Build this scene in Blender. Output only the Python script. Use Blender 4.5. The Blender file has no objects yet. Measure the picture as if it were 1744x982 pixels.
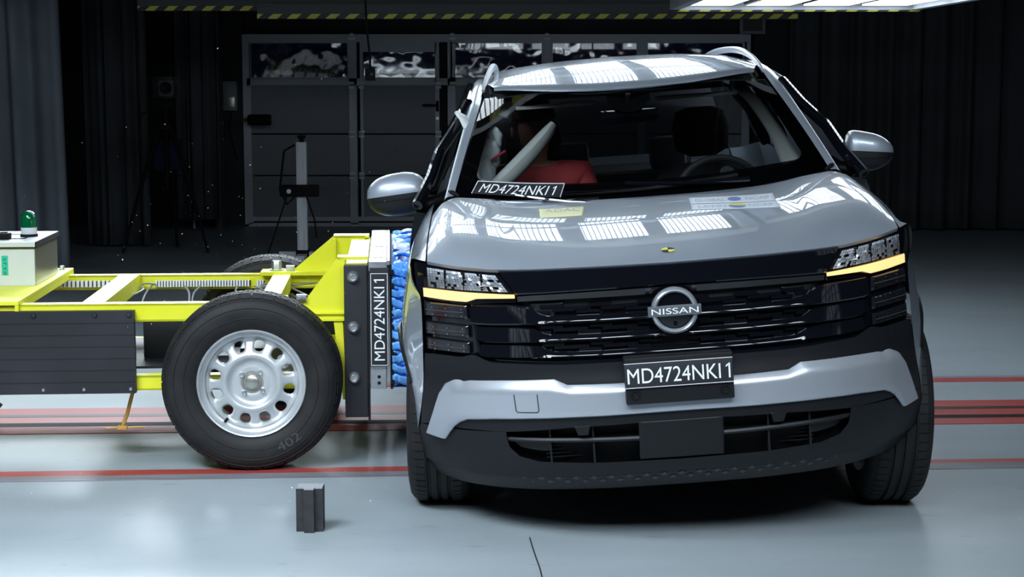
import bpy, bmesh, math, random
import numpy as np
from mathutils import Vector, Matrix, noise

# ------------------------------------------------------------------ camera, world, exposure
scene = bpy.context.scene
COL = scene.collection
HC = 1.55
FPX = 2950.0
PITCH = math.atan(361 / FPX)
cam_data = bpy.data.cameras.new('camera')
cam_data.sensor_width = 36.0
cam_data.lens = FPX / 1744 * 36.0
cam_data.clip_end = 200
cam = bpy.data.objects.new('camera', cam_data)
COL.objects.link(cam)
cam.location = (0, 0, HC)
cam.rotation_euler = (math.radians(90) - PITCH, 0, 0)
scene.camera = cam

world = bpy.data.worlds.new('hall_ambient')
scene.world = world
world.use_nodes = True
world.node_tree.nodes['Background'].inputs[0].default_value = (0.75, 0.85, 1.0, 1)
world.node_tree.nodes['Background'].inputs[1].default_value = 0.022

scene.view_settings.view_transform = 'Standard'
scene.view_settings.look = 'None'
scene.view_settings.gamma = 1
scene.view_settings.use_curve_mapping = False
scene.view_settings.exposure = 0.0
LED_MAIN = 5.0        # glow of the panels hanging over the car
LED_FRONT = 4.0       # glow of the panels between camera and car
LED_SIDE = 0.5        # glow of the panels left and right of the camera
W_FRONT, W_LEFT, W_BACK = 66.0, 50.0, 140.0   # beam power of each kind of rig
random.seed(7)
rad = math.radians
PI = math.pi

# ------------------------------------------------------------------ materials
MATS = {}
def mat(name, col=(.5, .5, .5), rough=.5, metal=0., coat=0., coat_rough=.03, spec=.5, emit=None, strength=0., trans=0., alpha=1.):
    m = bpy.data.materials.new(name)
    m.use_nodes = True
    b = m.node_tree.nodes['Principled BSDF']
    b.inputs['Base Color'].default_value = (*col, 1)
    b.inputs['Roughness'].default_value = rough
    b.inputs['Metallic'].default_value = metal
    b.inputs['Coat Weight'].default_value = coat
    b.inputs['Coat Roughness'].default_value = coat_rough
    b.inputs['Specular IOR Level'].default_value = spec
    b.inputs['Transmission Weight'].default_value = trans
    if emit:
        b.inputs['Emission Color'].default_value = (*emit, 1)
        b.inputs['Emission Strength'].default_value = strength
    MATS[name] = m
    return m

def nodes(m):
    return m.node_tree.nodes, m.node_tree.links, m.node_tree.nodes['Principled BSDF']

def noisy(m, scale, c0, c1, rough0=None, rough1=None, bump=0., bscale=None, stretch=(1, 1, 1)):
    n, l, b = nodes(m)
    tc = n.new('ShaderNodeTexCoord'); mp = n.new('ShaderNodeMapping'); mp.inputs['Scale'].default_value = stretch
    l.new(tc.outputs['Object'], mp.inputs['Vector'])
    t = n.new('ShaderNodeTexNoise'); t.inputs['Scale'].default_value = scale; t.inputs['Detail'].default_value = 5
    l.new(mp.outputs['Vector'], t.inputs['Vector'])
    r = n.new('ShaderNodeValToRGB'); r.color_ramp.elements[0].position = .3; r.color_ramp.elements[1].position = .7
    r.color_ramp.elements[0].color = (*c0, 1); r.color_ramp.elements[1].color = (*c1, 1)
    l.new(t.outputs['Fac'], r.inputs['Fac']); l.new(r.outputs['Color'], b.inputs['Base Color'])
    if rough0 is not None:
        q = n.new('ShaderNodeMapRange'); q.inputs['To Min'].default_value = rough0; q.inputs['To Max'].default_value = rough1
        l.new(t.outputs['Fac'], q.inputs['Value']); l.new(q.outputs['Result'], b.inputs['Roughness'])
    if bump:
        t2 = n.new('ShaderNodeTexNoise'); t2.inputs['Scale'].default_value = bscale or scale * 6
        l.new(mp.outputs['Vector'], t2.inputs['Vector'])
        bp = n.new('ShaderNodeBump'); bp.inputs['Strength'].default_value = bump; bp.inputs['Distance'].default_value = .01
        l.new(t2.outputs['Fac'], bp.inputs['Height']); l.new(bp.outputs['Normal'], b.inputs['Normal'])
    return m

M_paint = mat('silver_paint', (.37, .42, .49), .38, .4, 1.0, .015)
M_trimsilver = mat('satin_silver', (.50, .53, .59), .34, .55, .35, .12)
M_gloss = mat('gloss_black', (.004, .0045, .007), .05, 0, .3, .01)
M_matte = mat('black_plastic', (.009, .0098, .012), .45, 0, 0, spec=.32)
M_dark = mat('deep_black', (.006, .006, .007), .7, spec=.2)
M_rubber = noisy(mat('tyre_rubber', (.012, .012, .012), .62, spec=.3), 9, (.009, .009, .0095), (.017, .017, .018), .55, .75)
M_rubber2 = noisy(mat('dusty_rubber', (.014, .014, .014), .5, spec=.3), 11, (.010, .010, .011), (.020, .020, .020), .5, .75)
M_chrome = mat('chrome', (.8, .82, .85), .08, 1)
M_reflector = mat('lamp_reflector', (.85, .89, .95), .25, .5)
M_steel = noisy(mat('brushed_steel', (.6, .62, .64), .35, .9), 14, (.5, .52, .55), (.68, .7, .72), .28, .45)
M_alu = mat('aluminium_profile', (.75, .78, .84), .45, .1)
M_wheel = noisy(mat('silver_wheel_paint', (.55, .57, .59), .35, .45), 7, (.48, .5, .52), (.6, .62, .64), .3, .45)
M_yellow = noisy(mat('yellow_paint', (.75, .72, .03), .4), 5, (.74, .74, .02), (.84, .83, .045), .33, .5)
M_boxwhite = mat('light_grey_enamel', (.62, .66, .68), .4)
M_boxside = mat('bare_metal', (.5, .49, .44), .3, .8)
M_white = mat('white_marking', (.85, .87, .9), .5)
M_greenlabel = mat('green_label', (.02, .5, .36), .5)
M_ink = mat('black_ink', (.01, .01, .012), .5)
M_greenglass = mat('green_beacon_dome', (.0, .10, .035), .08, 0, .6, .02)
M_blue = noisy(mat('blue_honeycomb', (.1, .35, .9), .35, .1), 6, (.07, .30, .85), (.2, .5, .97), .25, .5)
M_panelblack = noisy(mat('black_board', (.025, .026, .032), .45), 3, (.010, .011, .015), (.022, .023, .030), .45, .65)
M_cable = mat('grey_cable', (.22, .23, .24), .5)
M_amber = mat('amber_lamp', (.9, .5, .15), .3, emit=(1.0, .66, .28), strength=1.0)
M_seat = mat('seat_fabric', (.022, .022, .028), .8)
M_seatgrey = mat('grey_fabric', (.09, .1, .115), .85)
M_trimgrey = mat('light_trim', (.56, .58, .55), .6)
M_airbag = mat('airbag_cloth', (.8, .85, .85), .75)
M_red = mat('red_cloth', (.38, .035, .04), .75)
M_skin = mat('dummy_vinyl', (.30, .15, .10), .5)
M_hat = mat('dark_red_cap', (.05, .012, .014), .6)
M_ywhite = mat('pale_yellow_sticker', (.80, .78, .42), .4)
M_sticker = mat('white_sticker', (.72, .78, .86), .4)
M_stickerblue = mat('blue_print', (.12, .2, .45), .4)
M_stickgrey = mat('grey_print', (.42, .47, .55), .4)
M_stickyel = mat('yellow_print', (.75, .7, .1), .4)
M_curtain = noisy(mat('grey_curtain', (.22, .25, .3), .9), 2, (.2, .23, .275), (.27, .30, .35))
M_curtaindark = noisy(mat('dark_curtain', (.06, .064, .074), .9), 2, (.05, .054, .062), (.075, .08, .09))
M_wall = noisy(mat('dark_wall', (.03, .031, .034), .85), 3, (.026, .027, .03), (.04, .041, .045))
M_doorpanel = mat('door_panel', (.24, .25, .28), .55)
M_doorframe = mat('door_aluminium', (.5, .53, .6), .5, .1)
M_pipe = mat('dark_pipe', (.05, .052, .057), .6)
M_redline = noisy(mat('red_floor_paint', (.4, .05, .045), .4), 6, (.34, .045, .04), (.42, .07, .062), .35, .5, stretch=(.3, 2, 1))
M_greyline = noisy(mat('worn_grey_line', (.2, .2, .22), .4), 9, (.15, .14, .16), (.25, .25, .27), .35, .5, stretch=(.3, 3, 1))
M_rail = mat('track_steel', (.06, .055, .055), .4, .5)
M_darkblock = noisy(mat('black_foam', (.02, .021, .024), .75), 30, (.014, .015, .017), (.03, .031, .034))
M_shard = mat('glass_chip', (.9, .95, 1), .2, 0, 1, .05)
M_rust = mat('rusty_hook', (.12, .06, .03), .7)
M_orange = mat('orange_paint', (.5, .28, .06), .5)
M_bluecloth = mat('navy_cloth', (.015, .016, .05), .9)
M_drl = mat('smoked_lamp', (.012, .013, .016), .08, 0, .5, .02)
M_frit = mat('black_glass_border', (.002, .002, .0025), .12, 0, 0, spec=.35)

# epoxy floor: grey, semi gloss, light wear
M_floor = mat('epoxy_floor', (.36, .40, .43), .3)
def floor_nodes(m):
    n, l, b = nodes(m)
    tc = n.new('ShaderNodeTexCoord')
    t = n.new('ShaderNodeTexNoise'); t.inputs['Scale'].default_value = .9; t.inputs['Detail'].default_value = 7; t.inputs['Roughness'].default_value = .6
    mp = n.new('ShaderNodeMapping'); mp.inputs['Scale'].default_value = (.6, 1.6, 1)
    l.new(tc.outputs['Object'], mp.inputs['Vector']); l.new(mp.outputs['Vector'], t.inputs['Vector'])
    r = n.new('ShaderNodeValToRGB')
    r.color_ramp.elements[0].position = .3; r.color_ramp.elements[0].color = (.26, .305, .33, 1)
    r.color_ramp.elements[1].position = .7; r.color_ramp.elements[1].color = (.345, .39, .42, 1)
    l.new(t.outputs['Fac'], r.inputs['Fac'])
    # scattered dark scuffs
    t3 = n.new('ShaderNodeTexNoise'); t3.inputs['Scale'].default_value = 5; t3.inputs['Detail'].default_value = 3
    mp3 = n.new('ShaderNodeMapping'); mp3.inputs['Scale'].default_value = (1, 2.5, 1)
    l.new(tc.outputs['Object'], mp3.inputs['Vector']); l.new(mp3.outputs['Vector'], t3.inputs['Vector'])
    r3 = n.new('ShaderNodeValToRGB'); r3.color_ramp.elements[0].position = .66; r3.color_ramp.elements[1].position = .76
    r3.color_ramp.elements[0].color = (1, 1, 1, 1); r3.color_ramp.elements[1].color = (.72, .72, .72, 1)
    l.new(t3.outputs['Fac'], r3.inputs['Fac'])
    mx = n.new('ShaderNodeMix'); mx.data_type = 'RGBA'; mx.blend_type = 'MULTIPLY'; mx.inputs[0].default_value = 1
    l.new(r.outputs['Color'], mx.inputs[6]); l.new(r3.outputs['Color'], mx.inputs[7]); l.new(mx.outputs[2], b.inputs['Base Color'])
    q = n.new('ShaderNodeMapRange'); q.inputs['To Min'].default_value = .33; q.inputs['To Max'].default_value = .50
    l.new(t.outputs['Fac'], q.inputs['Value']); l.new(q.outputs['Result'], b.inputs['Roughness'])
    t2 = n.new('ShaderNodeTexNoise'); t2.inputs['Scale'].default_value = 60
    bp = n.new('ShaderNodeBump'); bp.inputs['Strength'].default_value = .12; bp.inputs['Distance'].default_value = .004
    l.new(tc.outputs['Object'], t2.inputs['Vector']); l.new(t2.outputs['Fac'], bp.inputs['Height']); l.new(bp.outputs['Normal'], b.inputs['Normal'])
floor_nodes(M_floor)

# black-and-yellow slanted hazard stripes
M_hazard = mat('hazard_stripes', (.5, .45, .02), .5)
def hazard_nodes(m):
    n, l, b = nodes(m)
    tc = n.new('ShaderNodeTexCoord'); sp = n.new('ShaderNodeSeparateXYZ'); l.new(tc.outputs['Object'], sp.inputs[0])
    k = n.new('ShaderNodeMath'); k.operation = 'MULTIPLY_ADD'; k.inputs[1].default_value = -1.2
    l.new(sp.outputs['Z'], k.inputs[0]); l.new(sp.outputs['X'], k.inputs[2])
    d = n.new('ShaderNodeMath'); d.operation = 'MULTIPLY'; d.inputs[1].default_value = 7.0; l.new(k.outputs[0], d.inputs[0])
    f = n.new('ShaderNodeMath'); f.operation = 'FRACT'; l.new(d.outputs[0], f.inputs[0])
    g = n.new('ShaderNodeMath'); g.operation = 'GREATER_THAN'; g.inputs[1].default_value = .5; l.new(f.outputs[0], g.inputs[0])
    mx = n.new('ShaderNodeMix'); mx.data_type = 'RGBA'
    mx.inputs[6].default_value = (.012, .012, .014, 1); mx.inputs[7].default_value = (.55, .5, .06, 1)
    l.new(g.outputs[0], mx.inputs[0]); l.new(mx.outputs[2], b.inputs['Base Color'])
hazard_nodes(M_hazard)

def led_mat(name, strength):
    m = mat(name, (.8, .8, .8), .4, emit=(.80, .91, 1.0), strength=strength)
    n, l, b = nodes(m)
    tc = n.new('ShaderNodeTexCoord'); sp = n.new('ShaderNodeSeparateXYZ'); l.new(tc.outputs['Object'], sp.inputs[0])
    d = n.new('ShaderNodeMath'); d.operation = 'MULTIPLY'; d.inputs[1].default_value = 40; l.new(sp.outputs['X'], d.inputs[0])
    f = n.new('ShaderNodeMath'); f.operation = 'FRACT'; l.new(d.outputs[0], f.inputs[0])
    g = n.new('ShaderNodeMath'); g.operation = 'GREATER_THAN'; g.inputs[1].default_value = .25; l.new(f.outputs[0], g.inputs[0])
    s = n.new('ShaderNodeMath'); s.operation = 'MULTIPLY'; s.inputs[1].default_value = strength; l.new(g.outputs[0], s.inputs[0])
    l.new(s.outputs[0], b.inputs['Emission Strength'])
    return m
M_led = led_mat('led_strip', LED_MAIN)
M_ledfront = led_mat('led_strip_front', LED_FRONT)
M_ledside = led_mat('led_strip_side', LED_SIDE)

def glass_mat(name, tint, reflect=1.0, rough=.01):
    m = bpy.data.materials.new(name); m.use_nodes = True
    n, l = m.node_tree.nodes, m.node_tree.links
    n.clear()
    out = n.new('ShaderNodeOutputMaterial'); mx = n.new('ShaderNodeMixShader')
    tr = n.new('ShaderNodeBsdfTransparent'); tr.inputs[0].default_value = (*tint, 1)
    gl = n.new('ShaderNodeBsdfGlossy'); gl.inputs['Roughness'].default_value = rough; gl.inputs[0].default_value = (reflect, reflect, reflect, 1)
    fr = n.new('ShaderNodeFresnel'); fr.inputs[0].default_value = 1.5
    l.new(fr.outputs[0], mx.inputs[0]); l.new(tr.outputs[0], mx.inputs[1]); l.new(gl.outputs[0], mx.inputs[2]); l.new(mx.outputs[0], out.inputs[0])
    return m
M_glass = glass_mat('windscreen_glass', (.86, .89, .9))
M_lens = glass_mat('clear_lens', (.95, .96, .97))
M_tint = glass_mat('tinted_glass', (.10, .11, .12))
M_sideglass = glass_mat('side_glass', (.3, .32, .33))

# dark blue, slightly wavy door panes
M_pane = mat('navy_pane', (.014, .018, .085), .04, 0, 1.0, .02, spec=1.0)
def pane_nodes(m):
    n, l, b = nodes(m)
    tc = n.new('ShaderNodeTexCoord'); t = n.new('ShaderNodeTexNoise'); t.inputs['Scale'].default_value = 2.6; t.inputs['Detail'].default_value = 1.8
    l.new(tc.outputs['Object'], t.inputs['Vector'])
    bp = n.new('ShaderNodeBump'); bp.inputs['Strength'].default_value = .55; bp.inputs['Distance'].default_value = .02
    l.new(t.outputs['Fac'], bp.inputs['Height']); l.new(bp.outputs['Normal'], b.inputs['Normal'])
pane_nodes(M_pane)

# ------------------------------------------------------------------ mesh helpers
class MB:
    def __init__(self):
        self.v = []; self.f = []
    def add(self, vs, fs):
        o = len(self.v)
        self.v += [tuple(p) for p in vs]
        self.f += [tuple(i + o for i in f) for f in fs]
        return self
    def box(self, c, s, rot=None):
        hx, hy, hz = s[0] / 2, s[1] / 2, s[2] / 2
        vs = [Vector((x, y, z)) for x in (-hx, hx) for y in (-hy, hy) for z in (-hz, hz)]
        if rot is not None: vs = [rot @ p for p in vs]
        c = Vector(c)
        return self.add([p + c for p in vs], [(0, 1, 3, 2), (4, 6, 7, 5), (0, 4, 5, 1), (2, 3, 7, 6), (0, 2, 6, 4), (1, 5, 7, 3)])
    def b2(self, x0, x1, y0, y1, z0, z1):
        return self.box(((x0 + x1) / 2, (y0 + y1) / 2, (z0 + z1) / 2), (x1 - x0, y1 - y0, z1 - z0))
    def rbox(self, x0, x1, y0, y1, z0, z1, r=.005):
        # box with chamfered edges
        bm = bmesh.new(); bmesh.ops.create_cube(bm, size=1)
        for v in bm.verts:
            v.co = Vector(((x0 + x1) / 2 + v.co.x * (x1 - x0), (y0 + y1) / 2 + v.co.y * (y1 - y0), (z0 + z1) / 2 + v.co.z * (z1 - z0)))
        bmesh.ops.bevel(bm, geom=bm.edges[:], offset=r, segments=2, affect='EDGES', profile=.6)
        bm.verts.index_update()
        self.add([v.co.copy() for v in bm.verts], [[v.index for v in f.verts] for f in bm.faces]); bm.free()
        return self
    def tube(self, pts, r, n=10, cap=True, closed=False):
        pts = [Vector(p) for p in pts]; N = len(pts)
        rs = r if isinstance(r, (list, tuple)) else [r] * N
        vs = []; up = None
        for i, p in enumerate(pts):
            if closed: d = pts[(i + 1) % N] - pts[i - 1]
            else: d = pts[min(i + 1, N - 1)] - pts[max(i - 1, 0)]
            d.normalize()
            if up is None:
                up = Vector((0, 0, 1)) if abs(d.z) < .9 else Vector((1, 0, 0))
            a = d.cross(up)
            if a.length < 1e-5: a = d.cross(Vector((.3, .8, .5)))
            a.normalize(); b = a.cross(d); b.normalize(); up = b
            for k in range(n):
                t = 2 * PI * k / n
                vs.append(p + a * (math.cos(t) * rs[i]) + b * (math.sin(t) * rs[i]))
        fs = []
        M = N if closed else N - 1
        for i in range(M):
            for k in range(n):
                j = (i + 1) % N
                fs.append((i * n + k, i * n + (k + 1) % n, j * n + (k + 1) % n, j * n + k))
        if cap and not closed:
            fs.append(tuple(range(n))[::-1]); fs.append(tuple((N - 1) * n + k for k in range(n)))
        return self.add(vs, fs)
    def cyl(self, p0, p1, r, n=16, r1=None):
        return self.tube([p0, p1], [r, r if r1 is None else r1], n)
    def lathe(self, prof, c=(0, 0, 0), axis='z', n=48, closed=False):
        # prof: (r, h) along the axis
        vs = []; c = Vector(c)
        for (r, h) in prof:
            for k in range(n):
                t = 2 * PI * k / n; a, b = r * math.cos(t), r * math.sin(t)
                p = {'z': (a, b, h), 'y': (a, h, b), 'x': (h, a, b)}[axis]
                vs.append(Vector(p) + c)
        fs = []; L = len(prof)
        for i in range(L if closed else L - 1):
            j = (i + 1) % L
            for k in range(n):
                fs.append((i * n + k, i * n + (k + 1) % n, j * n + (k + 1) % n, j * n + k))
        return self.add(vs, fs)
    def prism(self, poly, y0, y1, plane='xz'):
        n = len(poly)
        def P(a, b, h):
            return {'xz': (a, h, b), 'xy': (a, b, h), 'yz': (h, a, b)}[plane]
        vs = [P(a, b, y0) for a, b in poly] + [P(a, b, y1) for a, b in poly]
        fs = [tuple(range(n)), tuple(range(2 * n - 1, n - 1, -1))] + [(i, i + n, (i + 1) % n + n, (i + 1) % n) for i in range(n)]
        return self.add(vs, fs)
    def grid(self, G, wrap=False):
        R, C = len(G), len(G[0])
        vs = [p for row in G for p in row]; fs = []
        for j in range(R - 1):
            for i in range(C if wrap else C - 1):
                k = (i + 1) % C
                fs.append((j * C + i, j * C + k, (j + 1) * C + k, (j + 1) * C + i))
        return self.add(vs, fs)
    def build(self, name, m, parent=None, smooth=True, angle=35, flip=False, thick=0., merge=True):
        me = bpy.data.meshes.new(name)
        bm = bmesh.new()
        vv = [bm.verts.new(p) for p in self.v]
        for f in self.f:
            try: bm.faces.new([vv[i] for i in f])
            except ValueError: pass
        if merge: bmesh.ops.remove_doubles(bm, verts=bm.verts[:], dist=1e-5)
        bmesh.ops.recalc_face_normals(bm, faces=bm.faces[:])
        if flip: bmesh.ops.reverse_faces(bm, faces=bm.faces[:])
        bm.to_mesh(me); bm.free()
        me.materials.append(m)
        if smooth:
            me.shade_smooth()
            me.set_sharp_from_angle(angle=rad(angle))
        o = bpy.data.objects.new(name, me); COL.objects.link(o)
        if parent is not None: o.parent = parent
        if thick:
            s = o.modifiers.new('thickness', 'SOLIDIFY'); s.thickness = thick; s.offset = -1
        return o

def tag(o, label=None, cat=None, group=None, kind=None):
    if label: o['label'] = label
    if cat: o['category'] = cat
    if group: o['group'] = group
    if kind: o['kind'] = kind
    return o
def empty(name, loc=(0, 0, 0), rot=(0, 0, 0)):
    o = bpy.data.objects.new(name, None); COL.objects.link(o)
    o.empty_display_size = .1; o.location = loc; o.rotation_euler = rot
    return o
def copy_tree(o, parent=None):
    c = o.copy(); COL.objects.link(c)
    if parent is not None: c.parent = parent
    for ch in list(o.children): copy_tree(ch, c)
    return c
def lerp(a, b, t): return a + (b - a) * t
def V3lerp(a, b, t): return tuple(a[i] + (b[i] - a[i]) * t for i in range(3))

def pchip(xs, ys):
    xs = np.array(xs, float); ys = np.array(ys, float); h = np.diff(xs); d = np.diff(ys) / h
    m = np.zeros(len(xs))
    for i in range(1, len(xs) - 1):
        if d[i - 1] * d[i] > 0:
            w1, w2 = 2 * h[i] + h[i - 1], h[i] + 2 * h[i - 1]
            m[i] = (w1 + w2) / (w1 / d[i - 1] + w2 / d[i])
    m[0], m[-1] = d[0], d[-1]
    def f(x):
        x = min(max(x, xs[0]), xs[-1]); i = int(min(max(np.searchsorted(xs, x) - 1, 0), len(h) - 1))
        t = (x - xs[i]) / h[i]; t2, t3 = t * t, t * t * t
        return float((2 * t3 - 3 * t2 + 1) * ys[i] + (t3 - 2 * t2 + t) * h[i] * m[i] + (-2 * t3 + 3 * t2) * ys[i + 1] + (t3 - t2) * h[i] * m[i + 1])
    return f
def chaikin(P, k=2):
    for _ in range(k):
        Q = [P[0]]
        for a, b in zip(P[:-1], P[1:]):
            Q.append(tuple(lerp(u, v, .25) for u, v in zip(a, b))); Q.append(tuple(lerp(u, v, .75) for u, v in zip(a, b)))
        Q.append(P[-1]); P = Q
    return P
def resample(P, ts):
    L = [0]
    for a, b in zip(P[:-1], P[1:]): L.append(L[-1] + math.dist(a, b))
    out = []
    for t in ts:
        s = t * L[-1]; i = 0
        while i < len(L) - 2 and L[i + 1] < s: i += 1
        u = 0 if L[i + 1] == L[i] else (s - L[i]) / (L[i + 1] - L[i])
        out.append(tuple(lerp(a, b, u) for a, b in zip(P[i], P[i + 1])))
    return out
def sym(P):            # P runs outward from the middle; returns the full line from -x to +x
    neg = [(-p[0],) + tuple(p[1:]) for p in P[::-1]]
    return (neg[:-1] if P[0][0] == 0 else neg) + list(P)
def mirx(P): return [(-p[0],) + tuple(p[1:]) for p in P]

def loft3(mb, A, B, n, m, bulge=None, smoothk=2):
    A = resample(chaikin(A, smoothk), [i / n for i in range(n + 1)]); B = resample(chaikin(B, smoothk), [i / n for i in range(n + 1)])
    G = []
    for j in range(m + 1):
        t = j / m
        row = []
        for a, b in zip(A, B):
            p = V3lerp(a, b, t)
            if bulge:
                s = math.sin(PI * t); p = (p[0] + bulge[0] * s, p[1] + bulge[1] * s, p[2] + bulge[2] * s)
            row.append(p)
        G.append(row)
    return mb.grid(G)

def text_mesh(body, size, shear=0., extrude=0., bold=0.):
    cu = bpy.data.curves.new('txt', 'FONT'); cu.body = body; cu.size = size; cu.align_x = 'CENTER'; cu.align_y = 'CENTER'
    cu.shear = shear; cu.extrude = extrude; cu.offset = bold; cu.resolution_u = 6
    o = bpy.data.objects.new('txt', cu); COL.objects.link(o)
    dg = bpy.context.evaluated_depsgraph_get(); dg.update()
    me = bpy.data.meshes.new_from_object(o.evaluated_get(dg))
    vs = [v.co.copy() for v in me.vertices]; fs = [tuple(p.vertices) for p in me.polygons]
    bpy.data.objects.remove(o); bpy.data.curves.remove(cu); bpy.data.meshes.remove(me)
    return vs, fs
def fit_text(body, w, h, **k):
    if body.endswith('1'):      # a figure one with a flag
        vs, fs = text_mesh(body[:-1] + ' I', 1.0, **{**k, 'shear': 0.})
        xm = max(v.x for v in vs); yt = max(v.y for v in vs); yb = min(v.y for v in vs); H_ = yt - yb
        st = [v for v in vs if v.x > xm - .22 * H_]; xl = min(v.x for v in st); sw = xm - xl
        o_ = len(vs)
        vs += [Vector((xl + .4 * sw, yt, 0)), Vector((xl - .20 * H_, yt - .17 * H_, 0)), Vector((xl - .20 * H_, yt - .29 * H_, 0)), Vector((xl + .1 * sw, yt - .17 * H_, 0))]
        fs += [(o_, o_ + 1, o_ + 2, o_ + 3)]
        for v in vs: v.x += k.get('shear', 0.) * (v.y - yb)
    else:
        vs, fs = text_mesh(body, 1.0, **k)
    x0, x1 = min(v.x for v in vs), max(v.x for v in vs); y0, y1 = min(v.y for v in vs), max(v.y for v in vs)
    return [((v.x - (x0 + x1) / 2) / (x1 - x0) * w, (v.y - (y0 + y1) / 2) / (y1 - y0) * h) for v in vs], fs

# picture pixel -> point of the hall at depth Y / height Z
def ray(px, py):
    c, s = math.cos(PITCH), math.sin(PITCH); u = (491 - py) / FPX
    return Vector(((px - 872) / FPX, c + u * s, -s + u * c))
def atY(px, py, Y):
    r = ray(px, py); return Vector((0, 0, HC)) + r * (Y / r.y)
def atZ(px, py, Z=0.):
    r = ray(px, py); return Vector((0, 0, HC)) + r * ((Z - HC) / r.z)

# ------------------------------------------------------------------ the hall
def struct(name, mb, m, parent=None, **k):
    o = mb.build(name, m, parent, **k)
    if parent is None: o['kind'] = 'structure'
    return o
struct('floor', MB().b2(-9, 10, -6, 18.3, -.2, 0), M_floor, smooth=False)
struct('ceiling', MB().b2(-9, 10, -6, 18.3, 6.5, 6.7), M_wall, smooth=False)
struct('wall_back', MB().b2(-9, -2.78, 18.05, 18.3, 0, 6.5).b2(-2.78, 2.5, 18.05, 18.3, 2.2, 6.5).b2(2.5, 10, 18.05, 18.3, 0, 6.5).b2(-2.78, 2.5, 18.2, 18.3, 0, 2.2), M_wall, smooth=False)
struct('wall_left', MB().b2(-9.2, -9, -6, 18.3, 0, 6.5), M_wall, smooth=False)
struct('wall_right', MB().b2(10, 10.2, -6, 18.3, 0, 6.5), M_wall, smooth=False)
struct('wall_front', MB().b2(-9, 10, -6.2, -6, 0, 6.5), M_wall, smooth=False)

# painted lines and the rail of the crash track
TR = 0
def strip(y0l, y1l, y0r, y1r, m, h=.003):
    global TR
    TR += 1
    a0, a1 = atZ(0, y0l), atZ(0, y1l); b0, b1 = atZ(1744, y0r), atZ(1744, y1r)
    d = (b0 - a0); e = (b1 - a1)
    P = [a0 - d * .8, a0 + d * 1.9, a1 + e * 1.9, a1 - e * .8]
    mb = MB().add([(p.x, p.y, 0) for p in P] + [(p.x, p.y, h) for p in P], [(0, 1, 2, 3), (4, 5, 6, 7), (0, 1, 5, 4), (1, 2, 6, 5), (2, 3, 7, 6), (3, 0, 4, 7)])
    return struct('trim_%d' % TR, mb, m, smooth=False)
strip(655, 660, 640, 643, M_greyline)
strip(660, 664, 643, 649, M_redline)
strip(697, 708, 681, 692, M_redline)
strip(708, 712, 692, 696, M_rail, .004)
strip(712, 722, 696, 706, M_redline)
strip(722, 728, 706, 711, M_dark, .004)
strip(728, 740, 711, 721, M_redline)
strip(804, 813, 781, 787, M_redline)
strip(813, 821, 787, 797, M_greyline)
# expansion crack in the floor, lower edge of the picture
mb = MB()
ck = [atZ(px, py) for px, py in ((902, 915), (907, 932), (913, 950), (919, 966), (925, 990))]
for a, b in zip(ck[:-1], ck[1:]):
    w = Vector((.0022, 0, 0))
    mb.add([(a - w).to_tuple(), (a + w).to_tuple(), (b + w).to_tuple(), (b - w).to_tuple()], [(0, 1, 2, 3)])
o = mb.build('trim_%d' % (TR + 1), M_rail, smooth=False); o['kind'] = 'structure'; o.location.z = .0015

# --- sectional gate in the back wall, with a wicket door
door = empty('door_1', (-.1, 18.0, 0)); door['kind'] = 'structure'
def dchild(name, mb, m, **k): return mb.build(name, m, door, **k)
DX = lambda px: (px - 872) / FPX * 18.0 + .1
xs = [DX(428), DX(597), DX(620), DX(744), DX(768), DX(1092), DX(1268)]
rows = [(.05, .52), (.535, .95), (.965, 1.46)]
cols = [(xs[0], xs[1]), (xs[4], DX(925)), (DX(938), xs[5] - .04), (xs[5] + .04, xs[6])]
for x0, x1 in cols:
    for z0, z1 in rows:
        mb = MB().b2(x0, x1, .02, .06, z0, z1)
        for k in range(1, 4):
            z = lerp(z0, z1, k / 4); mb.b2(x0, x1, .014, .03, z - .004, z + .004)
        dchild('door_panel', mb, M_doorpanel, smooth=False)
mb = MB()
for x in (xs[0] - .03, xs[1] + .035, xs[4] - .02 + .03, DX(931), xs[5], xs[6]):
    mb.b2(x - .04, x + .04, 0, .07, .02, 1.95)
mb.b2(xs[0] - .07, xs[6] + .04, -.005, .07, 1.90, 1.98)
mb.b2(xs[0] - .03, xs[6], 0, .06, 1.46, 1.53).b2(xs[0] - .03, xs[6], .0, .06, .0, .035).b2(xs[0] - .03, xs[6], -.015, .06, .055, .10)
dchild('door_frame', mb, M_doorframe, smooth=False)
for x0, x1 in cols:
    dchild('window_pane', MB().prism([(.012, 1.535), (.024, 1.535), (.034, 1.90), (.022, 1.90)], x0 + .015, x1 - .015, 'yz'), M_pane, smooth=False)
    dchild('pane_frame', MB().b2(x0, x1, .0, .05, 1.525, 1.54).b2(x0, x1, 0, .05, 1.89, 1.905).b2(x0, x0 + .018, 0, .05, 1.54, 1.89).b2(x1 - .018, x1, 0, .05, 1.54, 1.89), M_doorframe, smooth=False)
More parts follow.
